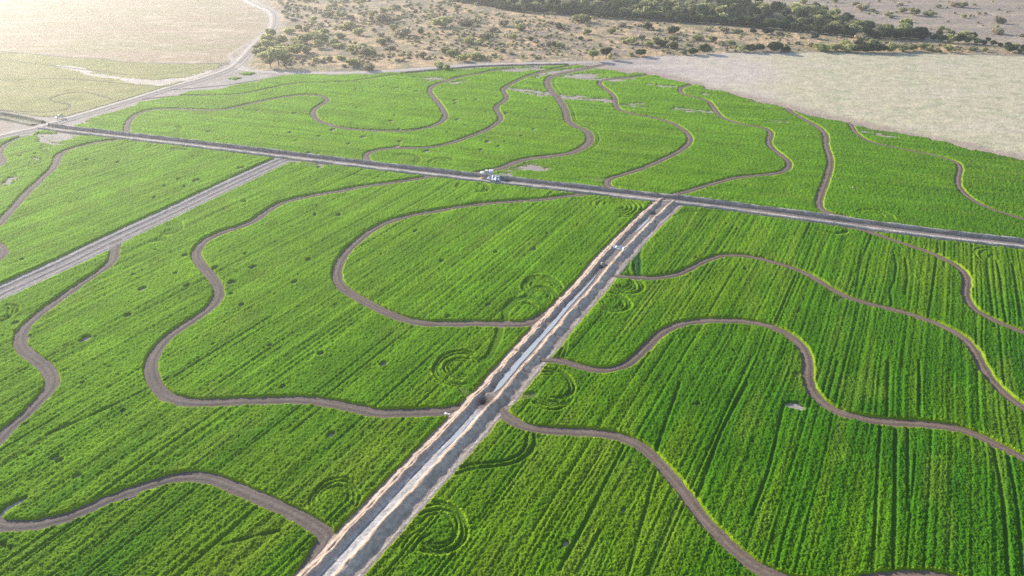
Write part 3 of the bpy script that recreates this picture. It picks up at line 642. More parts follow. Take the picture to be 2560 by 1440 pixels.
# main canal: two spoil banks with a bed between; gullies cut the right bank
sC = np.concatenate([[0], np.cumsum(np.linalg.norm(np.diff(gC2, axis=0), axis=1))])
def s_at(px, py):
    p = np.array(G(px, py)); return sC[np.argmin(np.linalg.norm(gC2-p, axis=1))]
CR = {k: s_at(*p) for k, p in dict(top=(1660,512), hole1=(1630,534), tarp=(1546,624), dark=(1505,668), w0=(1490,692), w1=(1238,984), dam=(1222,990), hole2=(1206,1004), low=(1198,1015)).items()}
CR['hole2'] = CR['dam']+3.0
GUL = [(s_at(*p), sd) for p, sd in [((1630,555),1),((1598,592),1),((1545,660),1),((1540,655),1),((1455,742),1),((1430,770),1),((1378,835),1),((1335,890),1),((1315,915),1),((1300,930),1),((1285,948),1),((1265,965),1),((1395,770),-1),((1352,805),-1),((1345,820),-1),((1293,878),-1),((1243,932),-1),((1580,560),-1)]]
offs = np.concatenate([np.linspace(-5.6, -1.4, 24), np.linspace(-1.2, 1.2, 10), np.linspace(1.4, 7.4, 30)])
def wander(S, O): return O+np.clip(np.abs(O)-1.2, 0, 1)*(.55*(vn(S/3.2, O*0+np.sign(O)*9, 531)-.5)+.40*(vn(S/1.1, O*0+np.sign(O)*5, 532)-.5))*(np.abs(O) < 5)
def canal_z(S, O):
    O = wander(S, O)
    p = [(-5.6,.02),(-4.7,.18),(-4.1,.55),(-3.5,.95),(-3.15,.85),(-2.8,1.12),(-2.4,1.0),(-1.5,.40),(-1.25,.34),(1.25,.34),(1.5,.45),(2.0,.92),(2.4,1.12),(2.8,1.05),(3.3,.80),(4.3,.30),(4.9,.10),(5.6,.07),(6.2,.10),(7.4,.02)]
    z = np.interp(O, *zip(*p))
    hump = np.clip((z-.2)/.9, 0, 1)
    z = z+hump*(.50*(fbm(S/1.1, O/.6, 500, 3)-.5)+.26*(vn(S/8, O*.2, 503)-.5))+.09*(fbm(S/.9, O/.6, 505, 2)-.5)*np.clip(np.abs(O)/1.3, .25, 1)
    for sg, sd in GUL:
        d = np.abs(S-sg-(np.abs(O)-3)*.3); z = z-(hump*.6*np.exp(-(d/.55)**2)*((O*sd > 1.6)*1.0))
    bed = np.exp(-(np.abs(O)/1.55)**6)
    dam = np.exp(-((S-CR['dam'])/.9)**2)*bed; z = z+dam*.55
    for c, dep in ((CR['hole2'], .34), (CR['hole1'], .34), (CR['dark'], .25)):
        z = z-dep*np.exp(-((S-c)/1.4)**2-((O+.1)/1.2)**2)
    endd = 1-sstep(CR['top']-1.0, CR['top']+2.5, S); z = z+endd*bed*.45
    lowseg = sstep(CR['low'], CR['low']+4, S); z = z-lowseg*.16*np.exp(-((O+.35+.4*(vn(S/9, O*0, 507)-.5))/.28)**2)*bed
    return np.maximum(z, .012)
def zf(S, O, xy): return canal_z(S, O)
def cf(S, O, xy):
    O = wander(S, O)
    k = fbm(S/2.2, O/.6, 510, 3)[..., None]
    c = np.array([.37, .295, .255])*(1-k)+np.array([.50, .405, .345])*k
    lee_lift = (sstep(2.6, 3.1, O)*(1-sstep(5.2, 6.0, O)))[..., None]*.7; c = c*(1-lee_lift)+(np.array([.52, .42, .37])*(1-k)+np.array([.66, .55, .49])*k)*lee_lift  # shaded slope of the right bank painted paler to lift its shade
    crest = (np.exp(-((O-2.5)/.7)**2)+np.exp(-((O+3.0)/.9)**2))[..., None]*.75
    c = c*(1-crest)+np.array([.66, .49, .36])*crest
    flat = sstep(4.0, 4.8, O)[..., None]*.6; c = c*(1-flat)+np.array([.35, .285, .25])*flat
    pl = (np.exp(-((O-6.2)/.38)**2)*sstep(.35, .6, fbm(S/6, O/.4, 515, 2)))[..., None]*.75; c = c*(1-pl)+np.array([.66, .61, .57])*pl
    bed = np.exp(-(np.abs(O)/1.5)**6)[..., None]
    low = sstep(CR['low'], CR['low']+4, S)[..., None]
    mud = np.array([.235, .210, .205])*(1-low)+(np.array([.48, .46, .45])*(1-k)+np.array([.72, .70, .69])*k)*low
    for sg, sd in GUL:
        gd = (np.exp(-((S-sg-(np.abs(O)-3)*.3)/.5)**2)*(O*sd > 1.5)*(np.abs(O) < 4.6))[..., None]*.7; c = c*(1-gd)+np.array([.16, .12, .10])*gd
    clod = sstep(.66, .8, vn(xy[..., 0]/.8, xy[..., 1]/.8, 519))[..., None]*.25; c = c*(1-clod)+np.array([.17, .13, .11])*clod
    c = c*(1-bed*.85)+mud*bed*.85
    rill = (np.exp(-((O+.35+.4*(vn(S/9, O*0, 507)-.5))/.35)**2))[..., None]*low*.7; c = c*(1-rill)+np.array([.12, .11, .11])*rill
    for cn, w in ((CR['dam'], 5.), (CR['top'], 5.)):
        dst = (np.exp(-((S-cn)/w)**2)*sstep(.4, .6, vn(xy[..., 0]/1.1, xy[..., 1]/1.1, 541)))[..., None]*.6; c = c*(1-dst)+np.array([.26, .185, .145])*dst
    for cn, w in ((CR['hole2'], 1.7), (CR['hole1'], 1.5), (CR['dark'], 1.5)):
        wet = np.exp(-((S-cn)/w)**2-((O+.1)/1.5)**2)[..., None]*.95; c = c*(1-wet)+np.array([.018, .016, .015])*wet
    return c
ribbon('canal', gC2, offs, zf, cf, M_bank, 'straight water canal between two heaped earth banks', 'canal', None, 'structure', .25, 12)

# ------------------------------------------------------------------ water
M_water, nt, b = new_mat('milky_water', .22, .5)
b.inputs['Base Color'].default_value = (.52, .55, .58, 1)
bp = nt.nodes.new('ShaderNodeBump'); bp.inputs['Strength'].default_value = .15; bp.inputs['Distance'].default_value = .02
nt.links.new(noise_node(nt, 1.5, 3), bp.inputs['Height']); nt.links.new(bp.outputs[0], b.inputs['Normal'])
def water(s0, s1, wfun, z, label, c0=0):
    m = (sC >= s0) & (sC <= s1); g = gC2[m]; s = sC[m]; n = normals2d(gC2)[m]
    V = []
    for i in range(len(g)):
        w = wfun((s[i]-s0)/(s1-s0), s[i]); 
        c = c0+.35*(float(vn(np.array([s[i]/14]), np.array([1.]), 601)[0])-.5)
        for o in (c-w, c, c+w): V.append((*(g[i]+n[i]*o), z))
    V = np.array(V); k = len(g)
    qi = np.arange(k-1)[:, None]*3+np.arange(2)[None, :]
    q = np.stack([qi, qi+3, qi+4, qi+1], -1).reshape(-1, 4)[:, ::-1]
    tag(link('water', np_mesh('water', V, q), None, M_water), label, 'water', None, 'structure')
def wv(t, s): return (.25+.75*min(1, t*4))*(.48+.38*t)*(.92+.22*float(vn(np.array([s/3.2]), np.array([0.]), 602)[0]))*min(1, (1-t)*14+.15)
water(CR['w0'], CR['w1'], wv, .415, 'long strip of pale milky water in the canal')
water(s_at(1622,545), s_at(1588,582), lambda t, s: .45*math.sin(math.pi*(.08+.84*t))+.06, .41, 'short puddle of pale water near the canal head', .25)
water(CR['low']+3, s_at(1090,1140), lambda t, s: .55*math.sin(math.pi*(.05+.9*t))*(.5+float(vn(np.array([s/3.]), np.array([0.]), 605)[0])), .385, 'wet pale mud pool below the canal dam', .55)


# ------------------------------------------------------------------ plants
M_olive = leaf_mat('olive_leaves', (.42, .43, .19)); M_dark = leaf_mat('dark_leaves', (.085, .115, .042))
M_grey = leaf_mat('dry_grey_leaves', (.52, .46, .32)); M_bark = flat_mat('bark', (.16, .12, .09), .9, .1)
def clump(seed, n_lobes, n_leaf, leaf, h=.62, base=.0, core=True):
    """leaf clumps through a lumpy crown one metre wide; quads + a few dark inner facets"""
    r = np.random.default_rng(seed)
    cen = []; rad = []
    for k in range(n_lobes):
        a = r.uniform(0, 2*math.pi); d = .30*math.sqrt(r.uniform(0, 1))
        q = r.uniform(.16, .26)*(1-.4*d); cen.append((d*math.cos(a), d*math.sin(a), base+(h-base)*r.uniform(.42, .72)*(1-.5*d))); rad.append(q)
    cen.append((0, 0, base+(h-base)*.42)); rad.append(.30)
    cen = np.array(cen); rad = np.array(rad)
    V = []; n = 0; faces = []
    w = rad**2/np.sum(rad**2)
    idx = r.choice(len(rad), n_leaf, p=w)
    d = r.normal(size=(n_leaf, 3)); d /= np.linalg.norm(d, axis=1)[:, None]
    d[:, 2] = np.where(d[:, 2] < -.3, -d[:, 2], d[:, 2])
    P = cen[idx]+d*rad[idx][:, None]*r.uniform(.72, 1.1, (n_leaf, 1))*np.array([1, 1, .85])
    P[:, 2] = np.maximum(P[:, 2], .02)
    nrm = d+r.normal(size=d.shape)*.55; nrm /= np.linalg.norm(nrm, axis=1)[:, None]
    t = np.cross(nrm, r.normal(size=d.shape)); t /= np.linalg.norm(t, axis=1)[:, None]; b = np.cross(nrm, t)
    s = leaf*r.uniform(.6, 1.4, (n_leaf, 1))
    quads = np.stack([P-t*s-b*s*.7, P+t*s*.8-b*s, P+t*s+b*s*.8, P-t*s*.7+b*s], 1)
    V = quads.reshape(-1, 3); F = np.arange(len(V)).reshape(-1, 4)
    if not core: return V, F
    # inner mass: squashed lobes, coarse
    CV = []; CF = []
    off = len(V)
    for c, q in zip(cen, rad):
        m, k = 4, 7
        for i in range(m+1):
            th = math.pi*i/m
            for j in range(k):
                ph = 2*math.pi*j/k
                CV.append((c[0]+.8*q*math.sin(th)*math.cos(ph), c[1]+.8*q*math.sin(th)*math.sin(ph), max(.0, c[2]+.7*q*math.cos(th))))
        for i in range(m):
            for j in range(k):
                CF.append((off+i*k+j, off+i*k+(j+1) % k, off+(i+1)*k+(j+1) % k, off+(i+1)*k+j))
        off += (m+1)*k
    return np.vstack([V, np.array(CV)]), np.vstack([F, np.array(CF)])
def trunk_mesh(name, h, r0, limbs, seed):
    rr = random.Random(seed); bm = bmesh.new()
    def limb(p, q, a, b):
        n = 7; v = (q-p); z = v.normalized(); x = z.orthogonal().normalized(); y = z.cross(x); rings = []
        for f in (0, .5, 1):
            c = p+v*f; rad = a+(b-a)*f
            rings.append([bm.verts.new(c+(x*math.cos(2*math.pi*k/n)+y*math.sin(2*math.pi*k/n))*rad) for k in range(n)])
        for i in range(2):
            for k in range(n): bm.faces.new((rings[i][k], rings[i][(k+1) % n], rings[i+1][(k+1) % n], rings[i+1][k]))
    top = Vector((0, 0, h*.5)); limb(Vector((0, 0, -.02)), top, r0, r0*.75)
    for k in range(limbs):
        a = 2*math.pi*k/limbs+rr.random(); limb(top, Vector((math.cos(a)*.2, math.sin(a)*.2, h*rr.uniform(.95, 1.25))), r0*.6, r0*.25)
    me = bpy.data.meshes.new(name); bm.to_mesh(me); bm.free(); return me
PROTO = {}
for kind, mat, hs in (('olive', M_olive, (.62, .58, .70, .52)), ('dark', M_dark, (.66, .6, .75, .58)), ('grey', M_grey, (.45, .5, .4, .55))):
    for j in range(4):
        V, F = clump(hash(kind) % 1 + j*13+{'olive': 1, 'dark': 101, 'grey': 201}[kind], 6+j, 460, .042, hs[j], 0., True)
        me = np_mesh('bush_leaves', V, F, None, False); me.materials.append(mat)
        PROTO[kind, j] = (me, V, F)
TREE = []
for j in range(3):
    V, F = clump(300+j, 8, 520, .036, .80, .26)
    me = np_mesh('tree_crown', V, F, None, False); me.materials.append([M_olive, M_dark, M_olive][j])
    tm = trunk_mesh('tree_trunk', .45, .035, 4, j); tm.materials.append(M_bark); TREE.append((me, tm))
spots = []   # x, y, width m, kind, zone, tree?
def hand(x0, y0, s, L, zone, kinds):
    for t in L:
        px, py = x0+t[0]/s, y0+t[1]/s
        w = t[2]/s/scale_at(py)*(1.34 if zone == 'thicket' else 1.08)
        spots.append([*G(px, py), w, t[3] if len(t) > 3 else random.choice(kinds), zone, len(t) > 4])
hand(560, 0, 5.818, [(690,545,180),(650,625,200),(530,680,120),(750,660,150),(860,640,180),(620,700,170),(740,700,100),(1040,600,110),(1170,640,220),(1080,680,150),(1360,590,260),(1460,500,140),(1420,610,200),(1370,700,180),(540,770,150),(690,760,120),(840,720,170),(830,790,200),(980,720,120),(1060,800,220),(1190,770,180),(1600,650,170),(1680,560,120),(1660,700,150),(590,860,170),(660,810,120),(740,870,180,'olive',1),(800,955,240,'olive',1),(890,975,200,'olive',1),(680,985,140,'olive',1),(480,720,110),(470,800,110)], 'thicket', ['olive'])
hand(560, 0, 5.818, [(1340,890,150),(1420,910,120,'grey'),(1530,890,130),(1680,860,140),(1840,730,130),(2000,740,200),(2110,800,150),(1880,790,80),(2320,640,170),(2380,590,120),(1880,930,180),(1930,955,130),(1740,975,100,'grey'),(1310,310,150),(1540,250,170),(1710,260,190),(1820,430,190),(1700,425,110),(2170,220,180),(2330,200,160),(2180,460,110),(2280,530,160,'grey'),(1960,510,190),(2000,440,100),(2480,450,150),(2500,140,160),(2300,330,260,'grey'),(2500,320,120),(960,490,170),(1080,440,140),(1190,460,130),(1280,360,100),(1720,560,120,'grey'),(2440,720,180,'grey'),(1400,380,160,'grey'),(1000,240,80),(1850,260,140,'grey')], 'middle', ['olive'])
hand(850, 0, 2.977, [(70,215,110),(600,255,70,'dark'),(310,335,90),(350,310,70),(170,400,150),(85,385,70),(230,410,90),(660,372,60),(830,415,90),(920,455,100),(780,400,80),(1000,440,110),(1060,445,60),(740,500,110),(790,520,70),(100,495,120),(960,325,120),(1040,335,90),(480,265,150,'grey'),(400,230,90),(1210,390,80),(1270,405,60,'grey'),(1140,235,90,'grey'),(1220,195,100),(1340,225,110),(1290,295,80),(1420,305,60,'dark'),(1460,320,70),(1630,222,70,'dark'),(1840,255,80),(1790,300,60,'dark'),(1860,305,50),(2020,250,70),(2240,290,80),(2170,330,110),(2120,325,60,'grey'),(1570,345,120,'grey'),(1640,355,80),(930,190,140,'grey'),(1010,170,90),(760,200,160),(10,450,70),(220,520,110,'grey'),(460,270,120,'grey'),(610,430,90,'grey'),(1080,290,130,'grey'),(1330,180,80,'grey'),(1570,180,60,'grey')], 'middle', ['olive', 'olive', 'grey'])
spots.append([*G(1482,152), 34/scale_at(152), 'olive', 'pair_left', True]); spots.append([*G(1515,147), 36/scale_at(147), 'dark', 'pair_right', True])
hand(850, 0, 2.977, [(1800,165,150),(2390,345,110),(2480,365,90),(2300,350,90),(2470,250,120),(2290,220,90),(2240,418,90),(2160,418,70),(2350,300,60),(2480,300,70),(2100,200,90,'grey'),(2440,400,60,'grey')], 'strip', ['olive', 'dark'])
hand(1700, 0, 2.977, [(130,300,110),(240,315,100),(380,345,100),(300,335,80),(640,255,90),(330,240,80),(430,250,80),(740,260,70),(1340,290,100),(1000,290,60),(960,345,90),(540,250,60),(200,230,80,'grey'),(870,330,60,'grey')], 'strip', ['olive', 'dark', 'grey'])
hand(1700, 0, 2.977, [(450,385,90),(520,388,100),(590,380,80),(700,388,160,'dark'),(780,384,90,'dark'),(1050,382,140),(1150,378,110),(30,408,60),(90,408,100),(180,400,110),(1240,385,120),(1300,390,110,'dark'),(1380,390,130),(1470,392,130),(1560,390,120),(1650,385,110),(1720,380,90),(1800,370,80),(1860,383,60),(1920,390,70,'grey'),(2000,388,90),(2170,378,70),(2260,386,60),(2450,392,90),(2530,396,60),(1340,345,110),(1430,350,110),(1230,340,100)], 'edge', ['olive', 'olive', 'dark'])
hand(1700, 0, 2.977, [(1550,115,80),(1650,95,80),(1740,115,110),(1850,120,90),(1350,75,110),(1430,90,60),(2100,55,90),(2370,175,90),(2360,255,110),(2540,275,60),(1690,165,60),(2030,50,80),(1570,135,50),(2220,110,40),(2110,135,60),(1640,40,60),(1300,40,70),(1150,20,60),(920,30,70),(1920,60,50)], 'beyond', ['olive', 'olive', 'grey'])
def scatter(poly, n, wr, zone, kinds, clear=True):
    poly = np.array(poly, float); lo, hi = poly.min(0), poly.max(0); k = 0
    g = GP([(lo[0], lo[1]), (hi[0], lo[1]), (lo[0], hi[1]), (hi[0], hi[1])]); glo, ghi = g.min(0), g.max(0); tries = 0
    while k < n and tries < n*60:
        tries += 1
        x, y = random.uniform(glo[0], ghi[0]), random.uniform(glo[1], ghi[1])
        p = np.array(toP(x, y))
        if not inside(poly, np.array([p[0]]), np.array([p[1]]))[0]: continue
        if vn(np.array([x/22.]), np.array([y/22.]), 71)[0] < random.uniform(.15, .75): continue
        if any(np.min(np.hypot(gg[:, 0]-x, gg[:, 1]-y)) < 8 for gg in (gR1[::3], gR1C[::2], gR2[::3])): continue
        spots.append([x, y, random.uniform(*wr), random.choice(kinds), zone, False]); k += 1
scatter([(690,-30),(1130,-30),(1200,12),(1180,30),(1000,55),(850,60),(760,62),(715,50),(700,25)], 420, (3.5, 7.5), 'hazy', ['olive', 'grey', 'olive', 'grey', 'dark'])
scatter([(760,60),(1200,30),(1400,45),(1400,150),(1000,155),(800,165),(690,165)], 900, (1.5, 5.2), 'middle', ['grey', 'grey', 'olive'])
scatter([(1400,40),(1700,62),(2137,98),(2560,130),(2560,138),(2130,130),(1640,138),(1500,150),(1400,150)], 420, (1.5, 4.8), 'strip', ['grey', 'grey', 'olive'])
scatter([(1900,-60),(2053,22),(2298,72),(2560,112),(3000,150),(3000,-60)], 330, (2.0, 5.5), 'beyond', ['grey', 'olive'])
ZT = {'thicket': 'in the dense thicket beside the left road', 'middle': 'in the open dry scrub', 'hazy': 'in the hazy scrub left of the tree belt',
      'strip': 'on the dry strip before the tree belt', 'edge': 'along the far border of the pale field', 'beyond': 'on the dry plain beyond the tree belt',
      'pair_left': 'pale olive round tree, left of the close pair by the pale field corner', 'pair_right': 'dark umbrella shaped tree, right of the close pair by the pale field corner'}
KT = {'olive': 'olive green', 'dark': 'dark green', 'grey': 'grey brown'}
def inframe(s):
    p = toP(s[0], s[1]); return -30 < p[0] < 2590 and -12 < p[1] < 240
def third(x, y):
    px = toP(x, y)[0]; return px
spots.sort(key=lambda s: -(s[2]*scale_at(toP(s[0], s[1])[1]) if inframe(s) else 0))
rest = []; n_ind = 0
zx = {}
for s in spots: zx.setdefault(s[4], []).append(toP(s[0], s[1])[0])
for s in spots:
    x, y, w, kind, zone, tree = s
    px = toP(x, y)[0]; qs = np.quantile(zx[zone], [.25, .5, .75]); side = ['leftmost quarter', 'left centre', 'right centre', 'rightmost quarter'][int(np.searchsorted(qs, px))]
    rz = random.uniform(0, 6.28)
    if tree or (n_ind < 290 and inframe(s)):
        if zone.startswith('pair'): lab = ZT[zone]; grp = None
        else:
            size = 'large' if w > 7.5 else ('middling' if w > 4.5 else 'small')
            lab = f"{size} {KT[kind]} {'tree' if tree else 'bush'} {ZT[zone]}, {side}"; grp = f"{'trees' if tree else 'bushes'} {ZT[zone]}"
        if tree:
            cm, tm = TREE[1 if kind == 'dark' else random.choice((0, 2))]
            r = bpy.data.objects.new('tree', None); r.empty_display_size = .5; COL.objects.link(r)
            r.location = (x, y, 0); r.rotation_euler[2] = rz; r.scale = (w, w, w)
            link('crown', cm, r); link('trunk', tm, r)
            tag(r, lab, 'tree', grp)
        else:
            o = link('bush', PROTO[kind, random.randrange(4)][0]); o.location = (x, y, -.03); o.rotation_euler[2] = rz
            o.scale = (w, w*random.uniform(.85, 1.15), w*random.uniform(.68, .95)); tag(o, lab, 'bush', grp); n_ind += 1
    else: rest.append(s)
VV, FF, MI = [], [], []; off = 0
for (x, y, w, kind, zone, tree) in rest:
    _, V, F = PROTO[kind, random.randrange(4)]; a = random.uniform(0, 6.28); c_, s_ = math.cos(a)*w, math.sin(a)*w
    keep = slice(0, None)
    W = np.stack([V[:, 0]*c_-V[:, 1]*s_+x, V[:, 0]*s_+V[:, 1]*c_+y, V[:, 2]*w-.03], 1)
    VV.append(W); FF.append(F+off); MI.append(np.full(len(F), {'olive': 0, 'dark': 1, 'grey': 2}[kind])); off += len(V)
me = np_mesh('scrub', np.vstack(VV), np.vstack(FF), None, False)
for m in (M_olive, M_dark, M_grey): me.materials.append(m)
me.polygons.foreach_set('material_index', np.concatenate(MI).astype(np.int32))
tag(link('scrub', me), 'low scattered shrubs dotting the dry land at the top', 'scrub', None, 'stuff')

# dark tree belt: front row along its near edge, then fill behind
belt = []
front = [(1120,2),(1203,12),(1287,29),(1401,36),(1522,46),(1620,51),(1710,57),(1801,62),(1935,74),(2036,84),(2137,94),(2254,99),(2305,101)]
back = [(1120,-30),(1203,-30),(1287,-25),(1401,-25),(1522,-20),(1620,-15),(1710,-10),(1801,0),(1888,9),(1990,17),(2053,29),(2110,38),(2170,47),(2204,60),(2298,80)]
gf = resample(GP(front), 4.6)
for p in gf: belt.append((p[0]+random.uniform(-1, 1), p[1]+random.uniform(0, 3), random.uniform(11, 14)))
bp_ = np.array(front+back[::-1], float)
gb = GP([(1120,-30),(2305,101)]); tries = 0; n0 = len(belt)
xs0, xs1 = GP([(1120,-30)])[0][0]-40, GP([(2305,90)])[0][0]+40; y1 = GP([(1300,-30)])[0][1]; y0 = GP([(2300,101)])[0][1]
while len(belt) < n0+240 and tries < 60000:
    tries += 1
    x, y = random.uniform(xs0, xs1), random.uniform(y0, y1); p = toP(x, y)
    if not inside(bp_, np.array([p[0]]), np.array([p[1]]))[0]: continue
    if min((x-b[0])**2+(y-b[1])**2 for b in belt) < 5.0**2: continue
    belt.append((x, y, random.uniform(13, 17)))
for (px, py, w) in [(2320,92,8),(2335,102,9),(2352,106,10),(2372,108,11),(2395,108,12),(2418,108,11),(2440,110,9),(2345,90,9),(2375,92,10),(2405,94,10),(2430,98,9),(2460,112,7),(2480,114,7),(2500,118,6),(2520,120,8),(2538,122,8),(2556,125,8),(2580,128,8),(2350,80,8),(2470,104,6)]:
    belt.append((*G(px, py), w))
belt.sort(key=lambda b: b[1])
bx = np.quantile([toP(b[0], b[1])[0] for b in belt], [.15, .3, .45, .6, .75, .9])
SIDE = ['far left end', 'left part', 'left centre', 'centre', 'right centre', 'right part', 'thin right end']
gfp = gf
for (x, y, w) in belt[:300]:
    fr = np.min(np.hypot(gfp[:, 0]-x, gfp[:, 1]-y)) < 4.5
    px = toP(x, y)[0]
    k = 'dark' if (fr or random.random() < .6) else 'olive'
    o = link('tree', PROTO[k, random.randrange(4)][0]); o.location = (x, y, -.03); o.rotation_euler[2] = random.uniform(0, 6.28)
    hz = random.uniform(.9, 1.25); o.scale = (w, w, w*hz)
    tag(o, f"{KT[k]} tree {'in the front row' if fr else 'behind the front row'} of the tree belt, {SIDE[int(np.searchsorted(bx, px))]}", 'tree', 'trees of the dark belt across the top')

# ------------------------------------------------------------------ vehicles
M_white = flat_mat('white_paint', (.80, .80, .79), .35, .5, 0, .05); M_glass = flat_mat('window_glass', (.03, .04, .05), .08, .8, 0, .1)
M_rub = flat_mat('rubber', (.025, .025, .025), .85, .2); M_steel = flat_mat('rim_steel', (.45, .45, .46), .4, .5, .6); M_lamp = flat_mat('lamp_glass', (.75, .75, .70), .15, .6)
M_yel = flat_mat('yellow_plastic', (.72, .66, .14), .5, .4); M_trim = flat_mat('black_trim', (.04, .04, .045), .6, .3)
def prism(name, prof, y0, y1, mat, parent, bev=.04):
    """side outline (x,z) given thickness from y0 to y1, edges bevelled"""
    bm = bmesh.new()
    a = [bm.verts.new((x, y0, z)) for x, z in prof]; b = [bm.verts.new((x, y1, z)) for x, z in prof]
    bm.faces.new(a); bm.faces.new(b[::-1])
    for i in range(len(prof)): bm.faces.new((a[i], b[i], b[(i+1) % len(prof)], a[(i+1) % len(prof)]))
    bmesh.ops.recalc_face_normals(bm, faces=bm.faces)
    if bev: bmesh.ops.bevel(bm, geom=bm.edges[:], offset=bev, segments=2, affect='EDGES', profile=.6)
    me = bpy.data.meshes.new(name); bm.to_mesh(me); bm.free()
    return link(name, me, parent, mat)
def wheel(parent, x, y):
    def ring(name, r, w, mat, par, hub):
        bm = bmesh.new(); n = 20; prof = [(r*.62, -w/2), (r*.94, -w/2), (r, -w*.3), (r, w*.3), (r*.94, w/2), (r*.62, w/2)] if not hub else [(.02, -w*.40), (r*.62, -w*.46), (r*.62, w*.46), (.02, w*.40)]
        rows = [[bm.verts.new((q*math.cos(2*math.pi*k/n), yy, q*math.sin(2*math.pi*k/n))) for k in range(n)] for q, yy in prof]
        for i in range(len(rows)-1):
            for k in range(n): bm.faces.new((rows[i][k], rows[i][(k+1) % n], rows[i+1][(k+1) % n], rows[i+1][k]))
        if hub: bm.faces.new(rows[0]); bm.faces.new(rows[-1][::-1])
        bmesh.ops.recalc_face_normals(bm, faces=bm.faces)
        me = bpy.data.meshes.new(name); bm.to_mesh(me); bm.free(); return link(name, me, par, mat)
    t = ring('wheel', .37, .26, M_rub, parent, False); t.location = (x, y, .37); ring('rim', .37, .24, M_steel, t, True)
def pickup(loc, rz, label, canopy, k=1.):
    r = bpy.data.objects.new('pickup_truck', None); COL.objects.link(r); r.location = loc; r.rotation_euler[2] = rz; r.scale = (k, k, k)
    tag(r, label, 'pickup truck')
    prism('body', [(-2.6,.48),(-2.6,.98),(-.75,1.02),(.95,1.05),(2.35,.98),(2.6,.82),(2.62,.48)], -.88, .88, M_white, r, .07)
    cab = prism('cab', [(-.62,1.03),(-.52,1.66),(-.30,1.76),(.55,1.76),(1.25,1.05)], -.80, .80, M_white, r, .06)
    prism('windscreen', [(.70,1.66),(.735,1.68),(1.235,1.13),(1.20,1.11)], -.70, .70, M_glass, cab, .005)
    for sy in (-1, 1): prism('side_window', [(-.42,1.14),(-.36,1.62),(.50,1.62),(.92,1.14)], sy*.80-.012, sy*.80+.012, M_glass, cab, .004)
    prism('rear_window', [(-.60,1.18),(-.54,1.58),(-.56,1.60),(-.63,1.20)], -.6, .6, M_glass, cab, .004)
    if canopy: prism('canopy', [(-2.58,1.03),(-2.52,1.80),(-2.40,1.88),(-.95,1.90),(-.85,1.82),(-.80,1.03)], -.86, .86, M_white, r, .06)
    else:
        bed = prism('bed_floor', [(-2.5,1.02),(-2.5,1.045),(-.8,1.045),(-.8,1.02)], -.72, .72, M_trim, r, 0)
        for sy in (-1, 1): prism('bed_side', [(-2.6,1.0),(-2.6,1.26),(-.72,1.28),(-.72,1.0)], sy*.81-.05, sy*.81+.05, M_white, r, .02)
        prism('tailgate', [(-2.62,.98),(-2.62,1.25),(-2.54,1.25),(-2.54,.98)], -.74, .74, M_white, r, .015)
    for sy in (-1, 1):
        prism('headlight', [(2.50,.74),(2.50,.90),(2.58,.90),(2.64,.74)], sy*.66-.16, sy*.66+.16, M_lamp, r, .015)
        prism('door', [(-.50,.58),(-.50,1.0),(.90,1.02),(.98,.58)], sy*.88-.015, sy*.88+.015, M_white, r, .006)
        for wx in (-1.65, 1.65): wheel(r, wx, sy*.80)
    prism('front_bumper', [(2.56,.42),(2.56,.62),(2.72,.60),(2.72,.44)], -.86, .86, M_trim, r, .03)
    return r
p0 = G(143, 298); p1 = G(160, 293.5)
ang = math.atan2(p0[1]-p1[1], p0[0]-p1[0]); pc = G(150, 297)
pickup((pc[0], pc[1], .50), ang, 'white pickup truck with yellow load parked on the sandy left road', False)
# yellow tank in its tray
bm = bmesh.new()
bmesh.ops.create_cone(bm, cap_ends=True, segments=20, radius1=.60, radius2=.60, depth=1.35, matrix=Matrix.Rotation(math.pi/2, 4, 'Y'))
bmesh.ops.bevel(bm, geom=[e for e in bm.edges if len(e.link_faces) == 2 and e.calc_face_angle(0) > 1], offset=.1, segments=3, affect='EDGES')
me = bpy.data.meshes.new('tank'); bm.to_mesh(me); bm.free()
t = link('tank', me, None, M_yel); d_ = Vector((math.cos(ang), math.sin(ang)))
t.location = (pc[0]-d_.x*1.65, pc[1]-d_.y*1.65, .50+1.045+.60); t.rotation_euler[2] = ang
tag(t, 'yellow tank lying in the tray of the white pickup', 'tank')
pc = G(1217, 438)
pickup((pc[0], pc[1]+.5, .10), math.pi-.12, 'white pickup with a white canopy parked on the ditch bank', True, 1.25)

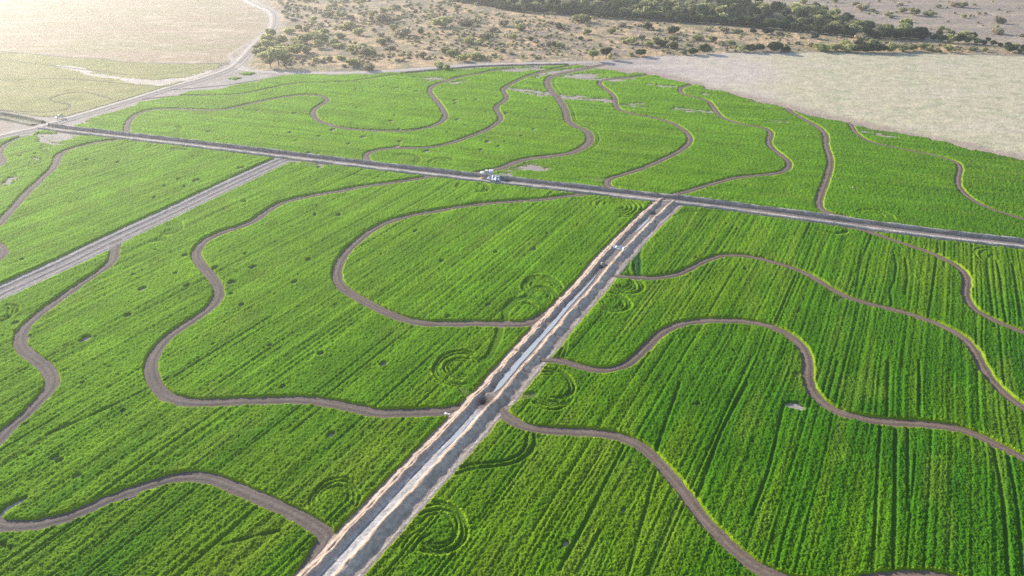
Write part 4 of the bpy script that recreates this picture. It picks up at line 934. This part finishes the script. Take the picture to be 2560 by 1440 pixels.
# ------------------------------------------------------------------ plastic sheets, heaps
def cloth_mat(name, a, b, sc=.9):
    m, nt, bs = new_mat(name, .45, .4)
    cr = nt.nodes.new('ShaderNodeValToRGB'); cr.color_ramp.elements[0].position = .42; cr.color_ramp.elements[1].position = .58
    cr.color_ramp.elements[0].color = (*a, 1); cr.color_ramp.elements[1].color = (*b, 1)
    nt.links.new(noise_node(nt, sc, 2), cr.inputs[0]); nt.links.new(cr.outputs[0], bs.inputs['Base Color']); return m
M_tarp = cloth_mat('blue_grey_sheet', (.12, .16, .20), (.62, .70, .78), .55); M_sheet = cloth_mat('white_sheet', (.62, .66, .70), (.84, .86, .88), .8)
M_sand = attr_mat('heap_soil', [(1.5, 4, .8, 1.2, None, 0)], (2, .15, .7))
def sheet(name, g, s, s0, s1, o0, o1, zfun, mat, label, cat, crumple=.35, n=46, seed=0):
    nrm = normals2d(g); S = np.linspace(s0, s1, n); O = np.linspace(o0, o1, n)
    gx = np.interp(S, s, g[:, 0]); gy = np.interp(S, s, g[:, 1]); nx = np.interp(S, s, nrm[:, 0]); ny = np.interp(S, s, nrm[:, 1])
    SS, OO = np.meshgrid(S, O, indexing='ij')
    SS2 = SS+.35*(vn(OO*1.1, OO*0, 700+seed)-.5)
    Xs = gx[:, None]+nx[:, None]*OO; Ys = gy[:, None]+ny[:, None]*OO
    ew = np.minimum.reduce([SS-s0, s1-SS, OO-o0, o1-OO]); ew = np.clip(ew/.5, 0, 1)
    fold = np.abs(vn(SS2*1.1+OO*.5, OO*.7, 710+seed)-.5)*2; fold = 1-fold
    Z = zfun(SS2, OO)+.10+crumple*fold**2*ew+.15*ew*(vn(SS*2.4, OO*2.4, 720+seed)-.3)
    V = np.stack([Xs+.25*(vn(SS*1.3, OO*1.3, 730+seed)-.5), Ys+.25*(vn(SS*1.3, OO*1.3, 740+seed)-.5), Z], -1).reshape(-1, 3)
    qi = np.arange(n-1)[:, None]*n+np.arange(n-1)[None, :]
    q = np.stack([qi, qi+n, qi+n+1, qi+1], -1).reshape(-1, 4)[:, ::-1]
    o = link(name, np_mesh(name, V, q), None, mat)
    md = o.modifiers.new('thickness', 'SOLIDIFY'); md.thickness = .03
    return tag(o, label, cat)
tc = CR['tarp']
sheet('tarp', gC2, sC, tc-1.3, tc+1.2, -2.2, 2.3, lambda S, O: np.maximum(canal_z(S, O), .34)+.75*np.exp(-((S-tc+.1)/.75)**2)*np.exp(-(O/2.0)**4), M_sheet, 'white plastic sheet damming the dry upper canal', 'tarp', .35, 46, 1)
def dz(S, O): return np.interp(O, [-4.9,-4.2,-3.5,-3,-2.5,-1.3,-.9,.9,1.3,2.5,3,3.5,4.3,4.9], [.02,.35,1.15,1.3,1.1,.22,.14,.14,.25,.95,1.1,.95,.25,.02])
sheet('tarp', gD, sD, sd0-3.0, sd0+2.2, -2.6, 3.6, lambda S, O: dz(S, O)+.8*np.exp(-((S-sd0+.8)/1.3)**2)*np.exp(-(O/2.2)**4), M_tarp, 'crumpled blue grey and white plastic sheet across the long ditch', 'tarp', .6, 60, 2)
sheet('tarp', gD, sD, sd0+2.4, sd0+3.9, -1.6, 2.2, lambda S, O: dz(S, O)+.35, M_sheet, 'small white sheet beside the crumpled sheet in the long ditch', 'tarp', .4, 30, 3)
def mound(px, py, rx, ry, h, col, label, name='earth_mound', seed=0, z=0.):
    cx, cy = G(px, py); n, m = 26, 12; V = [(cx, cy, z+h)]; F = []
    for i in range(1, m+1):
        f = i/m
        for k in range(n):
            a = 2*math.pi*k/n; q = f*(1+.25*(float(vn(np.array([k*.8]), np.array([seed*3.1]), 800)[0])-.5))
            zz = h*(1-f**1.3)*(1+.5*(float(vn(np.array([k*.9]), np.array([i*.8+seed]), 801)[0])-.5))
            V.append((cx+rx*q*math.cos(a), cy+ry*q*math.sin(a), z+max(zz, -.05) if i < m else z-.06))
    F3 = [(0, 1+k, 1+(k+1) % n) for k in range(n)]; F = [(1+(i-1)*n+k, 1+i*n+k, 1+i*n+(k+1) % n, 1+(i-1)*n+(k+1) % n) for i in range(1, m) for k in range(n)]
    me = bpy.data.meshes.new(name); me.from_pydata(V, [], F3+F)
    at = me.attributes.new('Col', 'FLOAT_COLOR', 'POINT')
    for d in at.data: d.color = (*col, 1)
    for p in me.polygons: p.use_smooth = True
    return tag(link(name, me, None, M_sand), label, 'earth mound')
mound(1208, 449, 2.9, 2.6, 1.3, (.50, .38, .26), 'tan sand heap filling the long ditch beside the plastic sheets', seed=1)
mound(2132, 472, 1.1, .9, 1.15, (.55, .47, .36), 'small pale earth mound standing alone in the far right crop', seed=2)
mound(1302, 446, 1.3, 1.1, .9, (.38, .30, .25), 'low brown heap on the ditch bank right of the plastic sheets', seed=3)
mound(1507, 662, 1.2, 1.1, .95, (.40, .34, .31), 'grey clod heap in the dry canal above the dark scour', seed=4, z=.3)
mound(1622, 515, 2.6, 1.6, .55, (.50, .37, .22), 'straw coloured heap at the canal and ditch corner', seed=5)
def scrap(px, py, L, W, rz, label, z):
    x, y = G(px, py); n = 10; V = []; 
    for i in range(n):
        for j in range(5):
            u = (i/(n-1)-.5)*L; v = (j/4-.5)*W*(1-.3*abs(u)/L); V.append((u, v+.12*math.sin(u*3), .10*math.sin(u*5+j)+.06*math.cos(j*2+u*3)+.25*(abs(v)/W)**2))
    qi = np.arange(n-1)[:, None]*5+np.arange(4)[None, :]; q = np.stack([qi, qi+5, qi+6, qi+1], -1).reshape(-1, 4)
    o = link('plastic_sheet', np_mesh('plastic_sheet', np.array(V), q), None, M_sheet); o.location = (x, y, z); o.rotation_euler[2] = rz
    md = o.modifiers.new('thickness', 'SOLIDIFY'); md.thickness = .02
    return tag(o, label, 'plastic sheet')
scrap(1118, 1040, 1.5, .7, -.5, 'white plastic scrap at the crop corner beside the canal', .75)
scrap(1666, 1204, .6, .4, .3, 'tiny white plastic scrap beside the diagonal near right track', .12)
scrap(1351, 916, .45, .4, 1.0, 'tiny white plastic scrap at the mouth of the arched track', .14)

# ------------------------------------------------------------------ distant person on the far road
M_person, nt, b = new_mat('dark_clothes_and_skin', .85, .1)
g_ = nt.nodes.new('ShaderNodeTexCoord'); sp = nt.nodes.new('ShaderNodeSeparateXYZ'); nt.links.new(g_.outputs['Object'], sp.inputs[0])
cr = nt.nodes.new('ShaderNodeValToRGB'); cr.color_ramp.interpolation = 'CONSTANT'
mr = nt.nodes.new('ShaderNodeMapRange'); mr.inputs['From Max'].default_value = 1.75; nt.links.new(sp.outputs['Z'], mr.inputs['Value']); nt.links.new(mr.outputs[0], cr.inputs[0])
cr.color_ramp.elements[0].color = (.03, .035, .05, 1); cr.color_ramp.elements[1].position = .52; cr.color_ramp.elements[1].color = (.035, .05, .045, 1)
e_ = cr.color_ramp.elements.new(.86); e_.color = (.13, .07, .045, 1); nt.links.new(cr.outputs[0], b.inputs['Base Color'])
me = bpy.data.meshes.new('person')
pv = [(0,0,.95),(0,.01,1.2),(0,.01,1.42),(0,.02,1.5),(0,.03,1.60),(0,.02,1.70),(-.19,.01,1.40),(-.24,.0,1.13),(-.23,-.07,.90),(-.23,-.09,.80),(.19,.01,1.40),(.24,0,1.13),(.23,-.07,.90),(.23,-.09,.80),(-.10,0,.88),(-.11,-.02,.48),(-.11,.02,.09),(-.12,-.13,.05),(.10,0,.88),(.12,-.04,.48),(.13,.0,.09),(.14,-.15,.05)]
pe = [(0,1),(1,2),(2,3),(3,4),(4,5),(2,6),(6,7),(7,8),(8,9),(2,10),(10,11),(11,12),(12,13),(0,14),(14,15),(15,16),(16,17),(0,18),(18,19),(19,20),(20,21)]
pr = [.15,.15,.16,.06,.10,.08,.07,.05,.04,.045,.07,.05,.04,.045,.095,.065,.05,.045,.095,.065,.05,.045]
me.from_pydata(pv, pe, []); o = link('person', me, None, M_person)
sk = o.modifiers.new('skin', 'SKIN'); o.modifiers.new('sub', 'SUBSURF').levels = 1
for k, v in enumerate(me.skin_vertices[0].data): v.radius = (pr[k], pr[k]*.8); v.use_root = (k == 0)
pp = G(764.7, 186.2); o.location = (pp[0], pp[1], .06); tag(o, 'person in dark clothes standing at the edge of the far dirt road', 'person')

# ------------------------------------------------------------------ air, light, camera
bm = bmesh.new(); bmesh.ops.create_cube(bm, size=1)
me = bpy.data.meshes.new('haze'); bm.to_mesh(me); bm.free()
M_haze = bpy.data.materials.new('haze_air'); M_haze.use_nodes = True; nt = M_haze.node_tree; nt.nodes.clear()
out = nt.nodes.new('ShaderNodeOutputMaterial'); pvv = nt.nodes.new('ShaderNodeVolumePrincipled')
pvv.inputs['Color'].default_value = (.92, .95, 1.0, 1); pvv.inputs['Density'].default_value = HAZE = .00023; pvv.inputs['Anisotropy'].default_value = .62
nt.links.new(pvv.outputs[0], out.inputs['Volume'])
hz = link('haze', me, None, M_haze); hz.scale = (11400, 11400, 128); hz.location = (0, 330, 128/2-1.2)
tag(hz, 'thin pale air over the fields', 'haze', None, 'stuff')

SUN_AZ, SUN_EL = R(-46), R(20)
sd = Vector((math.sin(SUN_AZ)*math.cos(SUN_EL), math.cos(SUN_AZ)*math.cos(SUN_EL), math.sin(SUN_EL)))
L = bpy.data.lights.new('sun', 'SUN'); L.energy = 4.4; L.angle = R(.6); L.color = (1.0, .90, .77)
lo = bpy.data.objects.new('sun', L); COL.objects.link(lo); lo.rotation_euler = sd.to_track_quat('Z', 'Y').to_euler(); lo.location = sd*300
w = bpy.data.worlds.new('World'); scene.world = w; w.use_nodes = True; nt = w.node_tree
sky = nt.nodes.new('ShaderNodeTexSky'); sky.sky_type = 'NISHITA'; sky.sun_disc = False; sky.sun_elevation = SUN_EL; sky.sun_rotation = SUN_AZ % (2*math.pi)
bg = nt.nodes['Background']; nt.links.new(sky.outputs[0], bg.inputs[0]); bg.inputs[1].default_value = .13
cam = bpy.data.cameras.new('camera'); cam.sensor_width = 36; cam.lens = FOC/2560*36; cam.clip_start = .5; cam.clip_end = 14000
co = bpy.data.objects.new('camera', cam); COL.objects.link(co); co.location = (0, 0, H); co.rotation_euler = (math.pi/2-PITCH, 0, 0); scene.camera = co
vs = scene.view_settings; vs.view_transform = 'Standard'; vs.look = 'None'; vs.exposure = .70; vs.gamma = 1; vs.use_curve_mapping = False
cy = scene.cycles
cy.max_bounces = 4; cy.diffuse_bounces = 2; cy.glossy_bounces = 2; cy.transmission_bounces = 2; cy.volume_bounces = 0; cy.use_denoising = False
